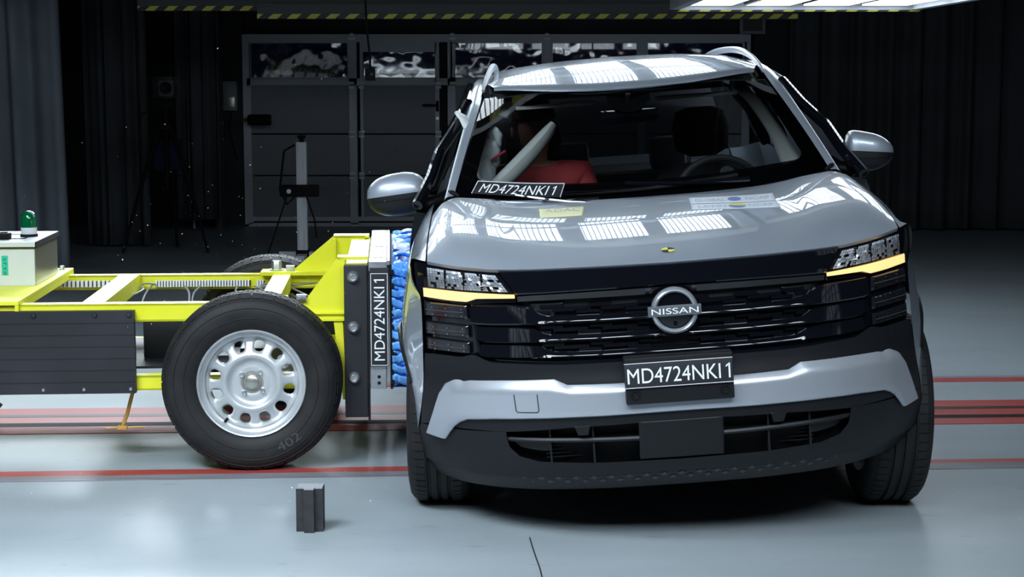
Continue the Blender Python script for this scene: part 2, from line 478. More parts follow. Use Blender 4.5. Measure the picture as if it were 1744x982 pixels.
# wicket
mb = MB()
for z0, z1 in rows:
    mb.b2(xs[2], xs[3], .01, .05, z0, z1)
    for k in range(1, 4):
        z = lerp(z0, z1, k / 4); mb.b2(xs[2], xs[3], .004, .02, z - .004, z + .004)
wk = dchild('wicket_door', mb, M_doorpanel, smooth=False)
MB().b2(xs[2] - .03, xs[2], -.01, .05, .1, 1.9).b2(xs[3] - .012, xs[3] + .03, -.01, .05, .1, 1.9).b2(xs[2], xs[3], -.01, .05, 1.46, 1.54).b2(xs[2], xs[3], -.01, .05, 1.80, 1.9).build('wicket_frame', M_doorframe, wk, smooth=False)
MB().prism([(.008, 1.54), (.02, 1.54), (.027, 1.80), (.015, 1.80)], xs[2] + .01, xs[3] - .015, 'yz').build('window_pane', M_pane, wk, smooth=False)
hx = xs[3] + .01
MB().rbox(hx - .015, hx + .015, -.03, -.008, 1.19, 1.30, .006).tube([(hx, -.03, 1.255), (hx, -.065, 1.255), (hx - .03, -.075, 1.255), (hx - .15, -.075, 1.255)], .012).build('handle', M_dark, wk)
MB().lathe([(.0, -.03), (.018, -.03), (.02, -.01)], (hx, 0, 1.12), 'y', 20).build('lock', M_steel, wk)
# hinges between the sections
for z in (1.46, .957, .527):
    for x in (xs[1] + .02, xs[2] - .02, xs[3] + .02, xs[4] + .02):
        MB().rbox(x - .03, x + .03, -.02, .0, z + .012, z + .035, .003).rbox(x - .03, x + .03, -.02, .0, z - .035, z - .012, .003).cyl((x - .03, -.018, z), (x + .03, -.018, z), .007, 8).build('hinge', M_alu, door)
for x in (xs[1] + .03, xs[4] + .02, DX(931)):
    MB().rbox(x - .035, x + .035, -.03, .0, 1.92, 1.95, .003).rbox(x - .02, x + .02, -.03, .0, 1.96, 1.99, .003).build('hinge', M_alu, door)

# --- curtains
def curtain(name, x0, x1, y, z0, z1, folds, amp, m, label, group=None, lean=0.):
    n = max(24, int(folds * 14)); mb = MB(); G = []
    rnd = random.Random(int(x0 * 1000) + 77)
    ph = [rnd.uniform(0, 6.28) for _ in range(4)]
    for j in range(13):
        t = j / 12; z = lerp(z0, z1, t); row = []
        for i in range(n + 1):
            u = i / n
            a = 2 * PI * folds * u
            yy = amp * (math.sin(a + .5 * math.sin(a * .37 + ph[0])) + .4 * math.sin(a * 1.9 + ph[1] + .4 * t)) * (1 - .25 * t)
            row.append((lerp(x0, x1, u) + .02 * math.sin(a * .7 + ph[2]) + lean * t, y + yy, z))
        G.append(row)
    mb.grid(G)
    o = mb.build(name, m, None, angle=80, thick=.006)
    tag(o, label, 'curtain', group)
    return o
curtain('curtain', -6.2, -3.57, 13.9, .01, 5.2, 9, .06, M_curtain, 'grey floor-length curtain nearest the camera, at the left edge', lean=-.08)
curtain('curtain', -3.86, -3.32, 15.8, .02, 5.2, 4, .05, M_curtaindark, 'dark narrow curtain behind the tripod camera', lean=-.02)
curtain('curtain', -3.3, -2.88, 17.2, .14, 5.2, 4, .04, M_curtaindark, 'dark narrow curtain hanging beside the roller gate on its left')
curtain('curtain', 2.80, 8.6, 17.5, .02, 5.2, 22, .06, M_curtaindark, 'wide dark curtain closing the hall to the right of the car')

# ------------------------------------------------------------------ lamps: hanging rigs of LED panels
def light_rig(loc, rot, w, l, ncol, nrow, ledm, label, group, hang=None, strips=3, watt=0., spread=90):
    r = empty('light_rig', loc, rot)
    tag(r, label, 'light rig', group)
    fw = .06
    mb = MB().b2(-w / 2, w / 2, -l / 2, -l / 2 + fw, .0, .07).b2(-w / 2, w / 2, l / 2 - fw, l / 2, .0, .07)
    mb.b2(-w / 2, -w / 2 + fw, -l / 2 + fw, l / 2 - fw, .0, .07).b2(w / 2 - fw, w / 2, -l / 2 + fw, l / 2 - fw, .0, .07)
    for k in range(1, nrow):
        y = -l / 2 + l * k / nrow; mb.b2(-w / 2 + fw, w / 2 - fw, y - .02, y + .02, .03, .07)
    mb.build('frame', M_alu, r, smooth=False)
    for y0, y1 in ((l / 2 - fw, l / 2 + .01), (-l / 2 - .01, -l / 2 + fw)):
        MB().b2(-w / 2 - .004, w / 2 + .004, y0, y1, -.012, -.0005).build('hazard_edge', M_hazard, r, smooth=False)
    cw, rl = (w - 2 * fw) / ncol, (l - 2 * fw) / nrow
    for i in range(ncol):
        for j in range(nrow):
            cx = -w / 2 + fw + cw * (i + .5); cy = -l / 2 + fw + rl * (j + .5)
            px, pl = cw * .82, rl * .90
            p = MB().b2(cx - px / 2, cx + px / 2, cy - pl / 2, cy + pl / 2, .035, .06).build('light_panel', M_matte, r, smooth=False)
            if watt:
                ld = bpy.data.lights.new('panel_beam', 'AREA'); ld.shape = 'RECTANGLE'; ld.size = px - .02; ld.size_y = pl - .02
                ld.energy = watt / (ncol * nrow); ld.spread = rad(spread); ld.color = (.80, .91, 1.0)
                lo = bpy.data.objects.new('panel_beam', ld); COL.objects.link(lo); lo.parent = p; lo.location = (cx, cy, .022)
            for s in range(strips):
                y0 = cy - pl / 2 + pl * (s + .06) / strips; y1 = cy - pl / 2 + pl * (s + .94) / strips
                MB().b2(cx - px / 2 + .01, cx + px / 2 - .01, y0, y1, .026, .035).build('led_strip', ledm, p, smooth=False)
    if hang:
        for sx in (-1, 1):
            for sy in (-1, 1):
                MB().cyl((sx * (w / 2 - .03), sy * (l / 2 - .03), .07), (sx * (w / 2 - .03), sy * (l / 2 - .03), hang), .012, 8).build('hanger', M_pipe, r)
    return r
light_rig((1.93, 9.90, 2.0), (0, 0, 0), 1.70, 4.2, 4, 4, M_led, 'lit rig of lamp panels hanging over the right side of the car', 'light rigs over the car', 4.5)
light_rig((.20, 8.80, 2.03), (0, 0, 0), 1.70, 2.2, 4, 3, M_led, 'middle rig of lamp panels hanging above the car roof', 'light rigs over the car', 4.5)
light_rig((-1.53, 8.80, 2.03), (0, 0, 0), 1.70, 2.2, 4, 3, M_led, 'rig of lamp panels hanging over the yellow trolley', 'light rigs over the car', 4.5)
# a higher rig behind the trolley, and the front rigs between camera and car
light_rig((-2.9, 12.0, 2.9), (rad(-68), 0, rad(-12)), 4.6, 1.3, 5, 2, M_ledside, 'high lamp rig hanging behind the trolley at the left', None, None, 3, W_BACK, 65)
light_rig((0.3, 2.5, 3.2), (rad(42), 0, 0), 5.4, 1.2, 6, 2, M_ledfront, 'lamp rig hanging high between camera and car, leaning to the car', 'front light rigs', None, 2, W_FRONT, 95)
light_rig((-2.4, 3.7, 3.6), (rad(36), 0, rad(-22)), 2.2, 1.2, 3, 2, M_ledfront, 'lamp rig hanging high at the near left, leaning to the trolley', 'front light rigs', None, 2, W_LEFT, 80)
light_rig((-4.2, 2.0, 2.15), (rad(72), 0, rad(-50)), 1.7, .9, 5, 4, M_ledside, 'lamp rig leaning at the left of the camera, facing the trolley', 'front light rigs', None, 1)
light_rig((5.8, 2.9, 2.15), (rad(72), 0, rad(62)), 1.7, .9, 5, 4, M_ledside, 'lamp rig leaning at the right of the camera, facing the car', 'front light rigs', None, 1)

def girder(x0, x1, y, z, label):
    g = empty('overhead_girder', ((x0 + x1) / 2, y, z)); tag(g, label, 'girder', 'overhead girders')
    w = (x1 - x0) / 2
    MB().b2(-w, w, 0, .12, .035, .11).b2(-w, w, .03, .09, .11, .2).build('beam', M_pipe, g, smooth=False)
    MB().b2(-w, w, -.006, .1, .0, .0345).build('hazard_edge', M_hazard, g, smooth=False)
    for s in (-1, 1):
        MB().cyl((s * w * .8, .06, .2), (s * w * .8, .06, 4.45), .015, 8).build('hanger', M_pipe, g)
girder(-1.89, 2.12, 13.0, 1.975, 'long grey girder with yellow and black edge above the gate')
girder(-2.84, -1.73, 13.3, 2.045, 'short girder with striped edge at upper left')

# ------------------------------------------------------------------ background things
# tripod with high-speed camera
tp = empty('tripod_camera', (-3.05, 15.3, 0)); tag(tp, 'dark camera on a tall tripod in front of the left curtains', 'camera')
MB().rbox(-.09, .09, -.10, .16, 1.36, 1.55, .012).build('camera_body', M_matte, tp)
MB().rbox(-.02, .11, -.17, -.10, 1.38, 1.52, .01).build('lens_hood', M_pipe, tp)
MB().lathe([(.0, -.172), (.045, -.172), (.05, -.175), (.055, -.175)], (.045, 0, 1.45), 'y', 24).build('lens', M_dark, tp)
MB().tube([(-.04, .02, 1.55), (-.04, .02, 1.62), (.06, .02, 1.62), (.06, .02, 1.55)], .012, 8).build('handle', M_dark, tp)
MB().cyl((0, .02, 1.36), (0, .02, 1.12), .028).rbox(-.07, .07, -.03, .09, 1.27, 1.32, .01).cyl((0, .02, 1.30), (-.2, -.06, 1.22), .009, 8).build('pan_head', M_dark, tp)
MB().cyl((0, .02, 1.16), (0, .02, .55), .02).rbox(-.06, .06, -.05, .09, 1.08, 1.14, .015).build('centre_column', M_dark, tp)
for a in (200, 340, 90):
    c, s = math.cos(rad(a)), math.sin(rad(a))
    MB().tube([(.05 * c, .02 + .05 * s, 1.11), (.22 * c, .02 + .22 * s, .62), (.40 * c, .02 + .40 * s, .01)], [.02, .018, .012], 8).tube([(.21 * c, .02 + .21 * s, .66), (.0, .02, .72)], .008, 6).build('leg', M_dark, tp)
# bag hanging on the tripod
MB().rbox(-.13, .12, .10, .16, .72, 1.0, .02).build('cloth_bag', M_bluecloth, tp)

# aluminium post with a sensor box
st = empty('camera_stand', (-1.775, 14.65, 0)); tag(st, 'aluminium post stand with a black box on its middle, before the gate', 'stand')
mb = MB().b2(-.042, .042, -.042, .042, .06, 1.0)
for s in (-1, 1):
    mb.b2(s * .024 - .004, s * .024 + .004, -.05, -.042, .06, 1.0)
mb.build('post', M_alu, st, smooth=False)
MB().b2(-.20, .17, -.04, .04, 0.02, .075).b2(-.04, .04, -.25, .25, .0, .06).build('foot', M_alu, st, smooth=False)
MB().rbox(-.055, .055, -.06, .06, .0, .09, .01).build('clamp', M_dark, st)
MB().rbox(-.18, .15, -.11, -.045, .545, .645, .012).build('sensor_box', M_dark, st)
MB().lathe([(.0, -.113), (.016, -.113), (.02, -.11)], (-.10, 0, .592), 'y', 16).build('indicator', M_white, st)
MB().cyl((0, 0, 1.0), (0, 0, 1.03), .02).lathe([(.0, 1.06), (.04, 1.055), (.03, 1.03), (0, 1.03)], n=20).build('top_knob', M_dark, st)
MB().tube([(-.05, -.05, .98), (-.14, -.06, .93), (-.17, -.06, .7), (-.18, -.07, .6), (-.12, -.08, .48), (-.05, -.09, .55)], .009, 8).tube([(-.12, -.08, .55), (-.22, -.1, .25), (-.3, -.1, .02)], .007, 6).tube([(.04, -.08, .56), (.11, -.1, .36), (.13, -.1, .2)], .007, 6).build('cable', M_dark, st)

# hanging pendant control
pc = empty('pendant_control', (-.975, 12.0, 1.52)); tag(pc, 'black push-button control hanging on a cable before the gate windows', 'control box')
MB().rbox(-.035, .035, -.025, .025, .0, .085, .008).build('control_box', M_dark, pc)
MB().lathe([(0, -.03), (.009, -.03), (.011, -.024)], (.012, 0, .045), 'y', 12).build('button', M_pipe, pc)
MB().tube([(.0, 0, .085), (.0, 0, .16), (-.02, 0, .35), (-.035, 0, .7), (-.03, 0, 4.98)], .008, 8).build('cable', M_dark, pc)

# lamp-like camera on the gate jamb, pipes, boxes
mc = empty('wall_camera', (-2.69, 17.72, 1.11)); tag(mc, 'small dark camera fixed sideways on the left gate jamb', 'camera')
MB().lathe([(0, 0), (.045, 0), (.056, .02), (.056, .22), (.05, .235), (0, .235)], axis='x', n=24).build('housing', M_dark, mc)
MB().b2(-.04, .02, -.02, .27, -.02, .02).build('bracket', M_pipe, mc, smooth=False)
MB().lathe([(0, .236), (.022, .236), (.026, .232)], axis='x', n=16).build('lens', M_gloss, mc)
tag(MB().cyl((-3.22, 17.5, .02), (-3.22, 17.5, 3.6), .012).rbox(-3.25, -3.19, 17.48, 18.04, 1.9, 1.93, .004).build('conduit_pipe', M_doorframe), 'thin pale vertical conduit behind the tripod camera', 'pipe')
tag(MB().cyl((-3.02, 17.85, 0.0), (-3.02, 17.85, 5.0), .06).rbox(-3.1, -2.94, 17.78, 18.04, 1.05, 1.1, .01).build('drain_pipe', M_pipe), 'thick dark vertical pipe to the left of the gate', 'pipe')
jb = empty('switch_box', (-2.90, 17.96, 1.2)); tag(jb, 'small dark switch box on the wall between pipe and gate', 'switch box')
MB().rbox(-.07, .07, -.06, .08, 0, .3, .01).build('housing', M_doorpanel, jb)
MB().rbox(-.05, .05, -.068, -.058, .04, .14, .003).build('cover', M_boxside, jb)
MB().tube([(0, 0, 0), (-.02, 0, -.2), (.05, 0, -.5)], .008, 8).build('cable', M_dark, jb)
sg = empty('wall_sign', (2.46, 17.9, 1.98)); tag(sg, 'barely visible dark safety sign right of the gate', 'sign')
MB().b2(-.13, .13, 0, .02, 0, .22).build('plate', M_doorpanel, sg, smooth=False)
MB().b2(-.10, .10, -.004, .0, .03, .19).build('symbol_field', M_pipe, sg, smooth=False)
MB().b2(-.02, .02, .02, .16, .05, .15).build('bracket', M_pipe, sg, smooth=False)

# hook on the rail, left
tag(MB().tube([(-2.36, 7.62, .01), (-2.36, 7.62, .07), (-2.345, 7.62, .10), (-2.31, 7.62, .105), (-2.285, 7.62, .085)], .014, 10).rbox(-2.40, -2.31, 7.58, 7.66, .004, .03, .006).build('rail_hook', M_rust), 'rusty hook standing on the floor rail at the left edge', 'hook')

# black block on the floor
bk = empty('foam_block', (-.694, 5.83, 0)); tag(bk, 'small upright black block standing alone on the floor before the trolley', 'block')
poly = [(-.046, -.03), (-.017, -.03), (-.017, -.05), (.017, -.05), (.017, -.03), (.046, -.03), (.046, .03), (-.046, .03)]
MB().prism(poly, .0, .15, 'xy').build('body', M_darkblock, bk, smooth=False)
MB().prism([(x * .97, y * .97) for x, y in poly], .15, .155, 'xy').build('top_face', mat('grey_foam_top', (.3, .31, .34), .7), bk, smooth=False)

# ------------------------------------------------------------------ the barrier trolley
tr = empty('barrier_trolley', (-1.03, 6.80, 0), (0, 0, rad(4)))
tag(tr, 'yellow steel barrier trolley with blue crushed face pressed against the silver car', 'trolley')
def tb(name, mb, m, parent=None, **k): return mb.build(name, m, parent or tr, **k)
# frame beams
def channel(mb, x0, x1, y0, y1, z0, z1, t=.008, side=-1):
    mb.b2(x0, x1, y0, y1, z1 - t, z1).b2(x0, x1, y0, y1, z0, z0 + t)
    yw = y0 if side < 0 else y1 - t
    return mb.b2(x0, x1, yw, yw + t, z0, z1)
mb = MB()
channel(mb, -1.7, .36, .12, .19, .573, .645); channel(mb, -1.7, .36, .12, .19, .293, .352)
channel(mb, -1.7, .40, 1.20, 1.27, .572, .638); channel(mb, -1.7, .40, 1.20, 1.27, .285, .342)
tb('side_rail', mb, M_yellow, smooth=False)
mb = MB()
for x, w in ((-.65, .09), (.05, .08), (.33, .06)):
    mb.b2(x - w / 2, x + w / 2, .19, 1.20, .575, .645)
mb.b2(-.70, -.60, .19, 1.20, .30, .345).b2(.3, .36, .19, 1.2, .29, .35)
mb.b2(-.02, .12, .19, .40, .572, .64)
mb.b2(-.05, .33, 1.14, 1.30, .638, .655)
tb('cross_member', mb, M_yellow, smooth=False)
tb('deck_plate', MB().rbox(-1.7, -.93, .10, 1.32, .645, .662, .003).b2(-.945, -.93, .1, 1.32, .62, .645), M_yellow, smooth=False)
for x, y in ((-1.10, .18), (-1.06, .18), (-.97, 1.25)):
    tb('deck_bolt', MB().lathe([(0, .680), (.010, .680), (.012, .676), (.012, .662)], (x, y, 0), 'z', 6).cyl((x, y, .66), (x, y, .665), .018, 14), M_steel)
tb('mount_bolt', MB().lathe([(0, .70), (.02, .70), (.024, .69), (.024, .655)], (.02, 1.21, 0), 'z', 6).cyl((.02, 1.21, .655), (.02, 1.21, .662), .034, 16), M_steel)
# black side board
sb = MB().b2(-1.7, -.475, .085, .118, .288, .622)
for k in range(1, 7):
    z = lerp(.288, .622, k / 7); sb.b2(-1.7, -.475, .0825, .086, z - .0012, z + .0012)
board = tb('side_board', sb, M_panelblack, smooth=False)
for x in (-1.15, -.87, -.63, -.495):
    tb('screw', MB().lathe([(0, .078), (.008, .079), (.012, .085)], (x, 0, .605), 'y', 14), M_panelblack, board)
for x in (-1.12, -.84, -.68, -.495):
    tb('screw', MB().lathe([(0, .079), (.005, .080), (.008, .085)], (x, 0, .305), 'y', 12), M_steel, board)
# wheels
def trolley_wheel(x, y, face=-1):
    w = empty('wheel', (x, y, .352)); w.parent = tr
    R = .352
    prof = [(.213, -.085), (.222, -.097), (.25, -.108), (.285, -.112), (.31, -.108), (.328, -.098), (.338, -.086), (.347, -.072), (.351, -.05), (.352, -.03), (.352, .03), (.351, .05), (.347, .072), (.338, .086), (.31, .108), (.25, .108), (.213, .085)]
    t = MB().lathe(prof, axis='y', n=96)
    tyre = t.build('tyre', M_rubber2, w, angle=50)
    # shoulder blocks and tread rows
    lug = MB()
    n = 48
    for k in range(n):
        a0 = 2 * PI * k / n; a1 = a0 + 2 * PI / n * .78
        for (ra, ya, rb, yb) in ((.3395, -.0905, .3545, -.055), (.3545, .055, .3395, .0905)):
            P = []
            for a in (a0, (a0 + a1) / 2, a1):
                P += [(ra * math.cos(a), ya, ra * math.sin(a)), (rb * math.cos(a), yb, rb * math.sin(a)), ((ra - .014) * math.cos(a), ya * .9, (ra - .014) * math.sin(a)), ((rb - .01) * math.cos(a), yb, (rb - .01) * math.sin(a))]
            fs = []
            for i in (0, 4):
                fs += [(i, i + 1, i + 5, i + 4), (i, i + 4, i + 6, i + 2), (i + 1, i + 3, i + 7, i + 5)]
            fs += [(0, 2, 3, 1), (8, 9, 11, 10)]
            lug.add(P, fs)
    for yc in (-.037, 0, .037):
        for k in range(60):
            a0 = 2 * PI * (k + (.5 if yc == 0 else 0)) / 60; a1 = a0 + 2 * PI / 60 * .8
            P = [(r * math.cos(a), yc + d, r * math.sin(a)) for a in (a0, a1) for r in (.350, .3555) for d in (-.014, .014)]
            lug.add(P, [(0, 1, 3, 2), (4, 6, 7, 5), (2, 3, 7, 6), (0, 2, 6, 4), (1, 5, 7, 3)])
    lug.build('tread', M_rubber2, tyre, smooth=False)
    ring = MB()
    for r, yy, th in ((.302, -.1105, .0018), (.262, -.1105, .0016), (.330, -.0975, .0016)):
        ring.tube([(r * math.cos(2 * PI * k / 72), yy, r * math.sin(2 * PI * k / 72)) for k in range(72)], th, 6, closed=True)
    ring.build('sidewall_rib', M_rubber2, tyre)
    # raised tyre size mark at the lower right of the sidewall
    vs, fs = fit_text('402', .10, .034, extrude=.0)
    tx = MB()
    P = []
    for u, v in vs:
        a = rad(-58) + u / .27; r = .272 - v * 1.0
        P.append((r * math.cos(a), -.1125, r * math.sin(a)))
    tx.add(P, fs); tx.build('size_mark', mat('tyre_lettering', (.05, .05, .05), .6), tyre, smooth=False)
    # rim: outer lip, barrel, disc with twelve holes
    rim = MB().lathe([(.213, -.075), (.2145, -.092), (.211, -.097), (.206, -.094), (.203, -.084), (.196, -.074), (.186, -.070), (.182, -.062), (.180, -.03), (.180, .07), (.212, .085)], axis='y', n=96).build('rim', M_wheel, w, angle=40)
    depth = pchip([.0, .045, .058, .072, .085, .105, .130, .150, .168, .182], [-.050, -.052, -.055, -.052, -.056, -.072, -.062, -.052, -.046, -.058])
    d = MB(); NH = 12
    for k in range(NH):
        c = 2 * PI * (k + .5) / NH + .06; half = PI / NH
        r0, r1 = .112, .181; rc = .147; ha, hr = .0205, .0215
        outer = []; inner = []
        M = 32
        for i in range(M):
            t = 2 * PI * i / M; ct, stn = math.cos(t), math.sin(t)
            q = 1 / max(abs(ct), abs(stn)); sx, sy = ct * q, stn * q
            outer.append((c + half * sx, (rc + (r1 - rc) * sy) if sy > 0 else (rc + (rc - r0) * sy)))
            e = 2.5
            ex = math.copysign(abs(ct) ** (2 / e), ct); ey = math.copysign(abs(stn) ** (2 / e), stn)
            rr = rc + hr * ey
            inner.append((c + ha * (1 + .18 * ey) * ex / rr, rr))
        rowsG = []
        for j in range(5):
            t = j / 4; row = []
            for (ao, ro), (ai, ri) in zip(outer, inner):
                a, r = lerp(ao, ai, t), lerp(ro, ri, t)
                yy = depth(r) + (.006 if j == 4 else .001 if j == 3 else 0)
                row.append((r * math.cos(a), yy, r * math.sin(a)))
            rowsG.append(row)
        rowsG.append([(p[0], p[1] + .008, p[2]) for p in rowsG[-1]])
        d.grid(rowsG, wrap=True)
    d.lathe([(r, depth(r)) for r in (.112, .105, .098, .092, .085, .078, .072, .065, .058, .05, .045)], axis='y', n=96)
    d.build('wheel_disc', M_wheel, w, angle=50, merge=True)
    h = MB().lathe([(0, -.064), (.020, -.064), (.026, -.060), (.028, -.050), (.034, -.050), (.036, -.046)], axis='y', n=32).lathe([(.036, -.048), (.05, -.05)], axis='y', n=32)
    hub = h.build('hub_cap', M_boxside, w)
    for k in range(4):
        a = rad(52 + 90 * k)
        c = (.052 * math.cos(a), 0, .052 * math.sin(a))
        MB().lathe([(.0, -.062), (.0065, -.062), (.0085, -.066), (.0095, -.058), (.0115, -.05)], c, 'y', 12).build('wheel_bolt', M_steel, w)
    MB().cyl((-.10, -.06, -.145), (-.105, -.085, -.15), .006, 10).build('valve', M_dark, w)
    return w
trolley_wheel(0, 0); trolley_wheel(-.02, 1.40)
tb('axle', MB().cyl((0, .06, .352), (0, 1.34, .352), .035, 16).b2(-.06, .06, .12, 1.27, .35, .46), M_matte, smooth=False)
# gussets and front columns
g = [(.17, .573), (.17, .655), (.21, .662), (.335, .828), (.365, .828), (.365, .573)]
mb = MB().prism(g, .105, .118).b2(.335, .367, .118, .19, .30, .828).b2(.335, .46, .105, .19, .818, .830)
mb.prism([(.318, .573), (.355, .573), (.367, .25), (.352, .25)], .095, .118)
mb.b2(.17, .365, .09, .105, .60, .606).b2(.17, .365, .085, .105, .573, .58)
tb('gusset', mb, M_yellow, smooth=False)
g = [(.06, .60), (.06, .655), (.10, .66), (.285, .815), (.43, .815), (.43, .60)]
mb = MB().prism(g, 1.19, 1.203).b2(.415, .43, 1.203, 1.29, .29, .815).b2(.285, .45, 1.19, 1.30, .805, .817).b2(.285, .297, 1.15, 1.19, .60, .805).b2(.06, .43, 1.17, 1.19, .64, .648)
tb('gusset', mb, M_yellow, smooth=False)
for x, y in ((.19, .10), (.085, 1.185)):
    tb('bracket_bolt', MB().rbox(x - .02, x + .02, y - .012, y, .652, .682, .003).cyl((x - .008, y - .018, .667), (x - .008, y, .667), .007, 8).cyl((x + .008, y - .018, .667), (x + .008, y, .667), .007, 8), M_steel)
fp = tb('front_plate', MB().rbox(.362, .455, .045, .08, .185, .802, .004).b2(.455, .464, .06, .10, .17, .80), M_panelblack, smooth=False)
for z in (.755, .552, .348):
    tb('plate_bolt', MB().lathe([(.0, .026), (.010, .026), (.011, .020), (.014, .020), (.019, .024), (.023, .034), (.024, .046)], (.399, 0, z), 'y', 24), M_steel, fp)
tb('front_beam', MB().b2(.37, .455, .10, 1.28, .60, .80).b2(.37, .455, .10, 1.28, .25, .36), M_yellow, smooth=False)
# steel mount carrying the barrier
mt = tb('barrier_mount', MB().rbox(.462, .535, -.02, 1.36, .785, .826, .004).rbox(.467, .53, -.012, 1.35, .31, .785, .003).b2(.535, .545, -.02, 1.36, .81, .826), M_steel, smooth=False)
for y in (.1, .55, 1.0):
    for dy in (0, .02): MB().lathe([(0, .830), (.008, .830), (.009, .826)], (.49 + dy, y, 0), 'z', 6).build('top_screw', M_boxside, mt)
    MB().b2(.475, .525, y + .2, y + .22, .826, .828).build('top_slot', M_boxside, mt, smooth=False)
for z in (.335, .36): MB().lathe([(.0, -.0155), (.006, -.0155), (.007, -.012)], (.5, 0, z), 'y', 12).build('lower_screw', M_dark, mt)
lab = tb('label_board', MB().rbox(.466, .540, -.034, -.021, .405, .800, .002), M_panelblack, smooth=False)
mb = MB(); t = .0022; x0, x1, z0, z1 = .469, .537, .409, .778
mb.b2(x0, x1, -.0352, -.0338, z1 - t, z1).b2(x0, x1, -.0352, -.0338, z0, z0 + t).b2(x0, x0 + t, -.0352, -.0338, z0, z1).b2(x1 - t, x1, -.0352, -.0338, z0, z1)
mb.build('white_border', M_white, lab, smooth=False)
vs, fs = fit_text('MD4724NKI1', .325, .042)
MB().add([(.503 - v, -.0352, .592 + u) for u, v in vs], fs).build('lettering', M_white, lab, smooth=False)
mb = MB().b2(.545, .556, -.01, 1.35, .31, .81)
for k in range(9):
    z = .33 + .055 * k; mb.b2(.545, .562, -.018, -.008, z, z + .02)
tb('backing_plate', mb, M_dark, smooth=False)
# crushed blue honeycomb
def crushed(mb):
    NZ, NY, NX = 96, 60, 10
    z0, z1, y0, y1 = .315, .815, .0, 1.33
    def front(y): return .632 + .05 * y / 1.33
    def P(u, y, z):      # u 0..1 from the backing to the car
        fold = abs(math.sin(PI * (z - z0) / .0415 + .35 * math.sin(y * 5)))
        nz = noise.noise(Vector((u * 4, y * 5, z * 14))); nz2 = noise.noise(Vector((u * 9 + 5, y * 13, z * 40)))
        x = .556 + (front(y) - .556) * u + .012 * u * nz + .006 * u * (fold - .5)
        return (x, y, z)
    # near side (facing the camera)
    G = []
    for j in range(NZ + 1):
        z = lerp(z0, z1, j / NZ); row = []
        for i in range(NX + 1):
            u = i / NX
            p = P(u, 0, z)
            fold = abs(math.sin(PI * (z - z0) / .0415))
            dy = .02 * fold + .014 * noise.noise(Vector((u * 5, z * 22, 1))) + .009 * noise.noise(Vector((u * 14, z * 60, 4)))
            row.append((p[0], .012 - dy, z + .012 * math.sin(u * 3 + z * 20) - .018 * u * noise.noise(Vector((z * 9, 2, 2)))))
        G.append(row)
    near = G
    mb.grid(G)
    # top
    G = []
    for j in range(NY + 1):
        y = lerp(y0, y1, j / NY); row = []
        for i in range(NX + 1):
            u = i / NX; p = P(u, y, z1)
            zz = near[-1][i][2] if j == 0 else z1 + .012 * math.sin(y * 19 + 3 * u) * u + .016 * noise.noise(Vector((u * 4, y * 8, 7))) - .01 * u
            yy = near[-1][i][1] if j == 0 else y
            row.append((p[0] + (.02 * u * noise.noise(Vector((y * 6, 3, 1)))), yy, zz))
        G.append(row)
    mb.grid(G)
    # face against the car and underside
    mb.grid([[P(1, lerp(y0, y1, i / 20), lerp(z0, z1, j / 40)) for i in range(21)] for j in range(41)])
    mb.grid([[P(i / 4, lerp(y0, y1, j / 20), z0) for i in range(5)] for j in range(21)])
    mb.grid([[P(i / 4, y1, lerp(z0, z1, j / 20)) for i in range(5)] for j in range(21)])
    return mb
bar = tb('honeycomb_barrier', crushed(MB()), M_blue, angle=28)
# torn folds standing off the near side and lying on top
mb = MB(); rnd = random.Random(3)
for k in range(11):
    z = .335 + k * .0435; G = []
    for j in range(4):
        row = []
        for i in range(9):
            u = i / 8
            row.append((.553 + .082 * u, -.012 - .012 * j / 3 * (1 + .7 * math.sin(u * 5 + k)) + .005 * rnd.uniform(-1, 1), z + .034 * j / 3 - .012 * u + .006 * math.sin(u * 6 + k * 2) + .004 * rnd.uniform(-1, 1)))
        G.append(row)
    mb.grid(G)
mb.build('torn_fold', M_blue, bar, angle=30, thick=.001)
mb = MB()
for k in range(6):
    y = .15 + k * .2
    mb.grid([[(.56 + .022 * i, y + .12 * j / 3 + .02 * math.sin(i + k), .828 + .012 * math.sin(j * 2.1 + i * .8 + k)) for i in range(5)] for j in range(4)])
mb.build('top_fold', M_blue, bar, angle=30, thick=.001)
MB().grid([[(.563 + .013 * i, .30 + .11 * j, .842 - .003 * i + .004 * math.sin(i * 1.3 + j)) for i in range(6)] for j in range(4)]).build('paper_tag', M_white, bar, angle=60, thick=.001)
# control cabinet with beacon
bx = tb('control_cabinet', MB().rbox(-1.45, -.966, .62, 1.12, .662, .825, .003), M_boxwhite, smooth=False)
MB().b2(-.9655, -.964, .625, 1.115, .665, .822).build('side_panel', M_boxside, bx, smooth=False)
MB().rbox(-1.46, -.960, .605, 1.13, .829, .852, .004).build('lid', M_boxwhite, bx, smooth=False)
MB().b2(-1.452, -.962, .612, 1.125, .823, .830).b2(-.9605, -.955, .61, 1.13, .828, .851).build('lid_seal', M_dark, bx, smooth=False)
mb = MB(); mb.b2(-1.40, -1.03, .74, .746, .852, .855).b2(-1.40, -1.03, .95, .956, .852, .855).b2(-1.036, -1.03, .74, .956, .852, .855)
mb.build('lid_recess_line', M_dark, bx, smooth=False)
MB().rbox(-1.14, -1.088, .70, .76, .852, .880, .006).cyl((-1.115, .73, .88), (-1.115, .73, .884), .016, 16).build('lid_knob', M_dark, bx)
lb = MB().b2(-1.105, -1.078, .6185, .6198, .708, .792).build('green_label', M_greenlabel, bx, smooth=False)
for i, ch in enumerate('WLAN'):
    vs, fs = fit_text(ch, .011, .013)
    MB().add([(-1.0915 - v, .618, .776 - i * .0195 - u) for u, v in vs], fs).build('lettering', M_ink, lb, smooth=False)
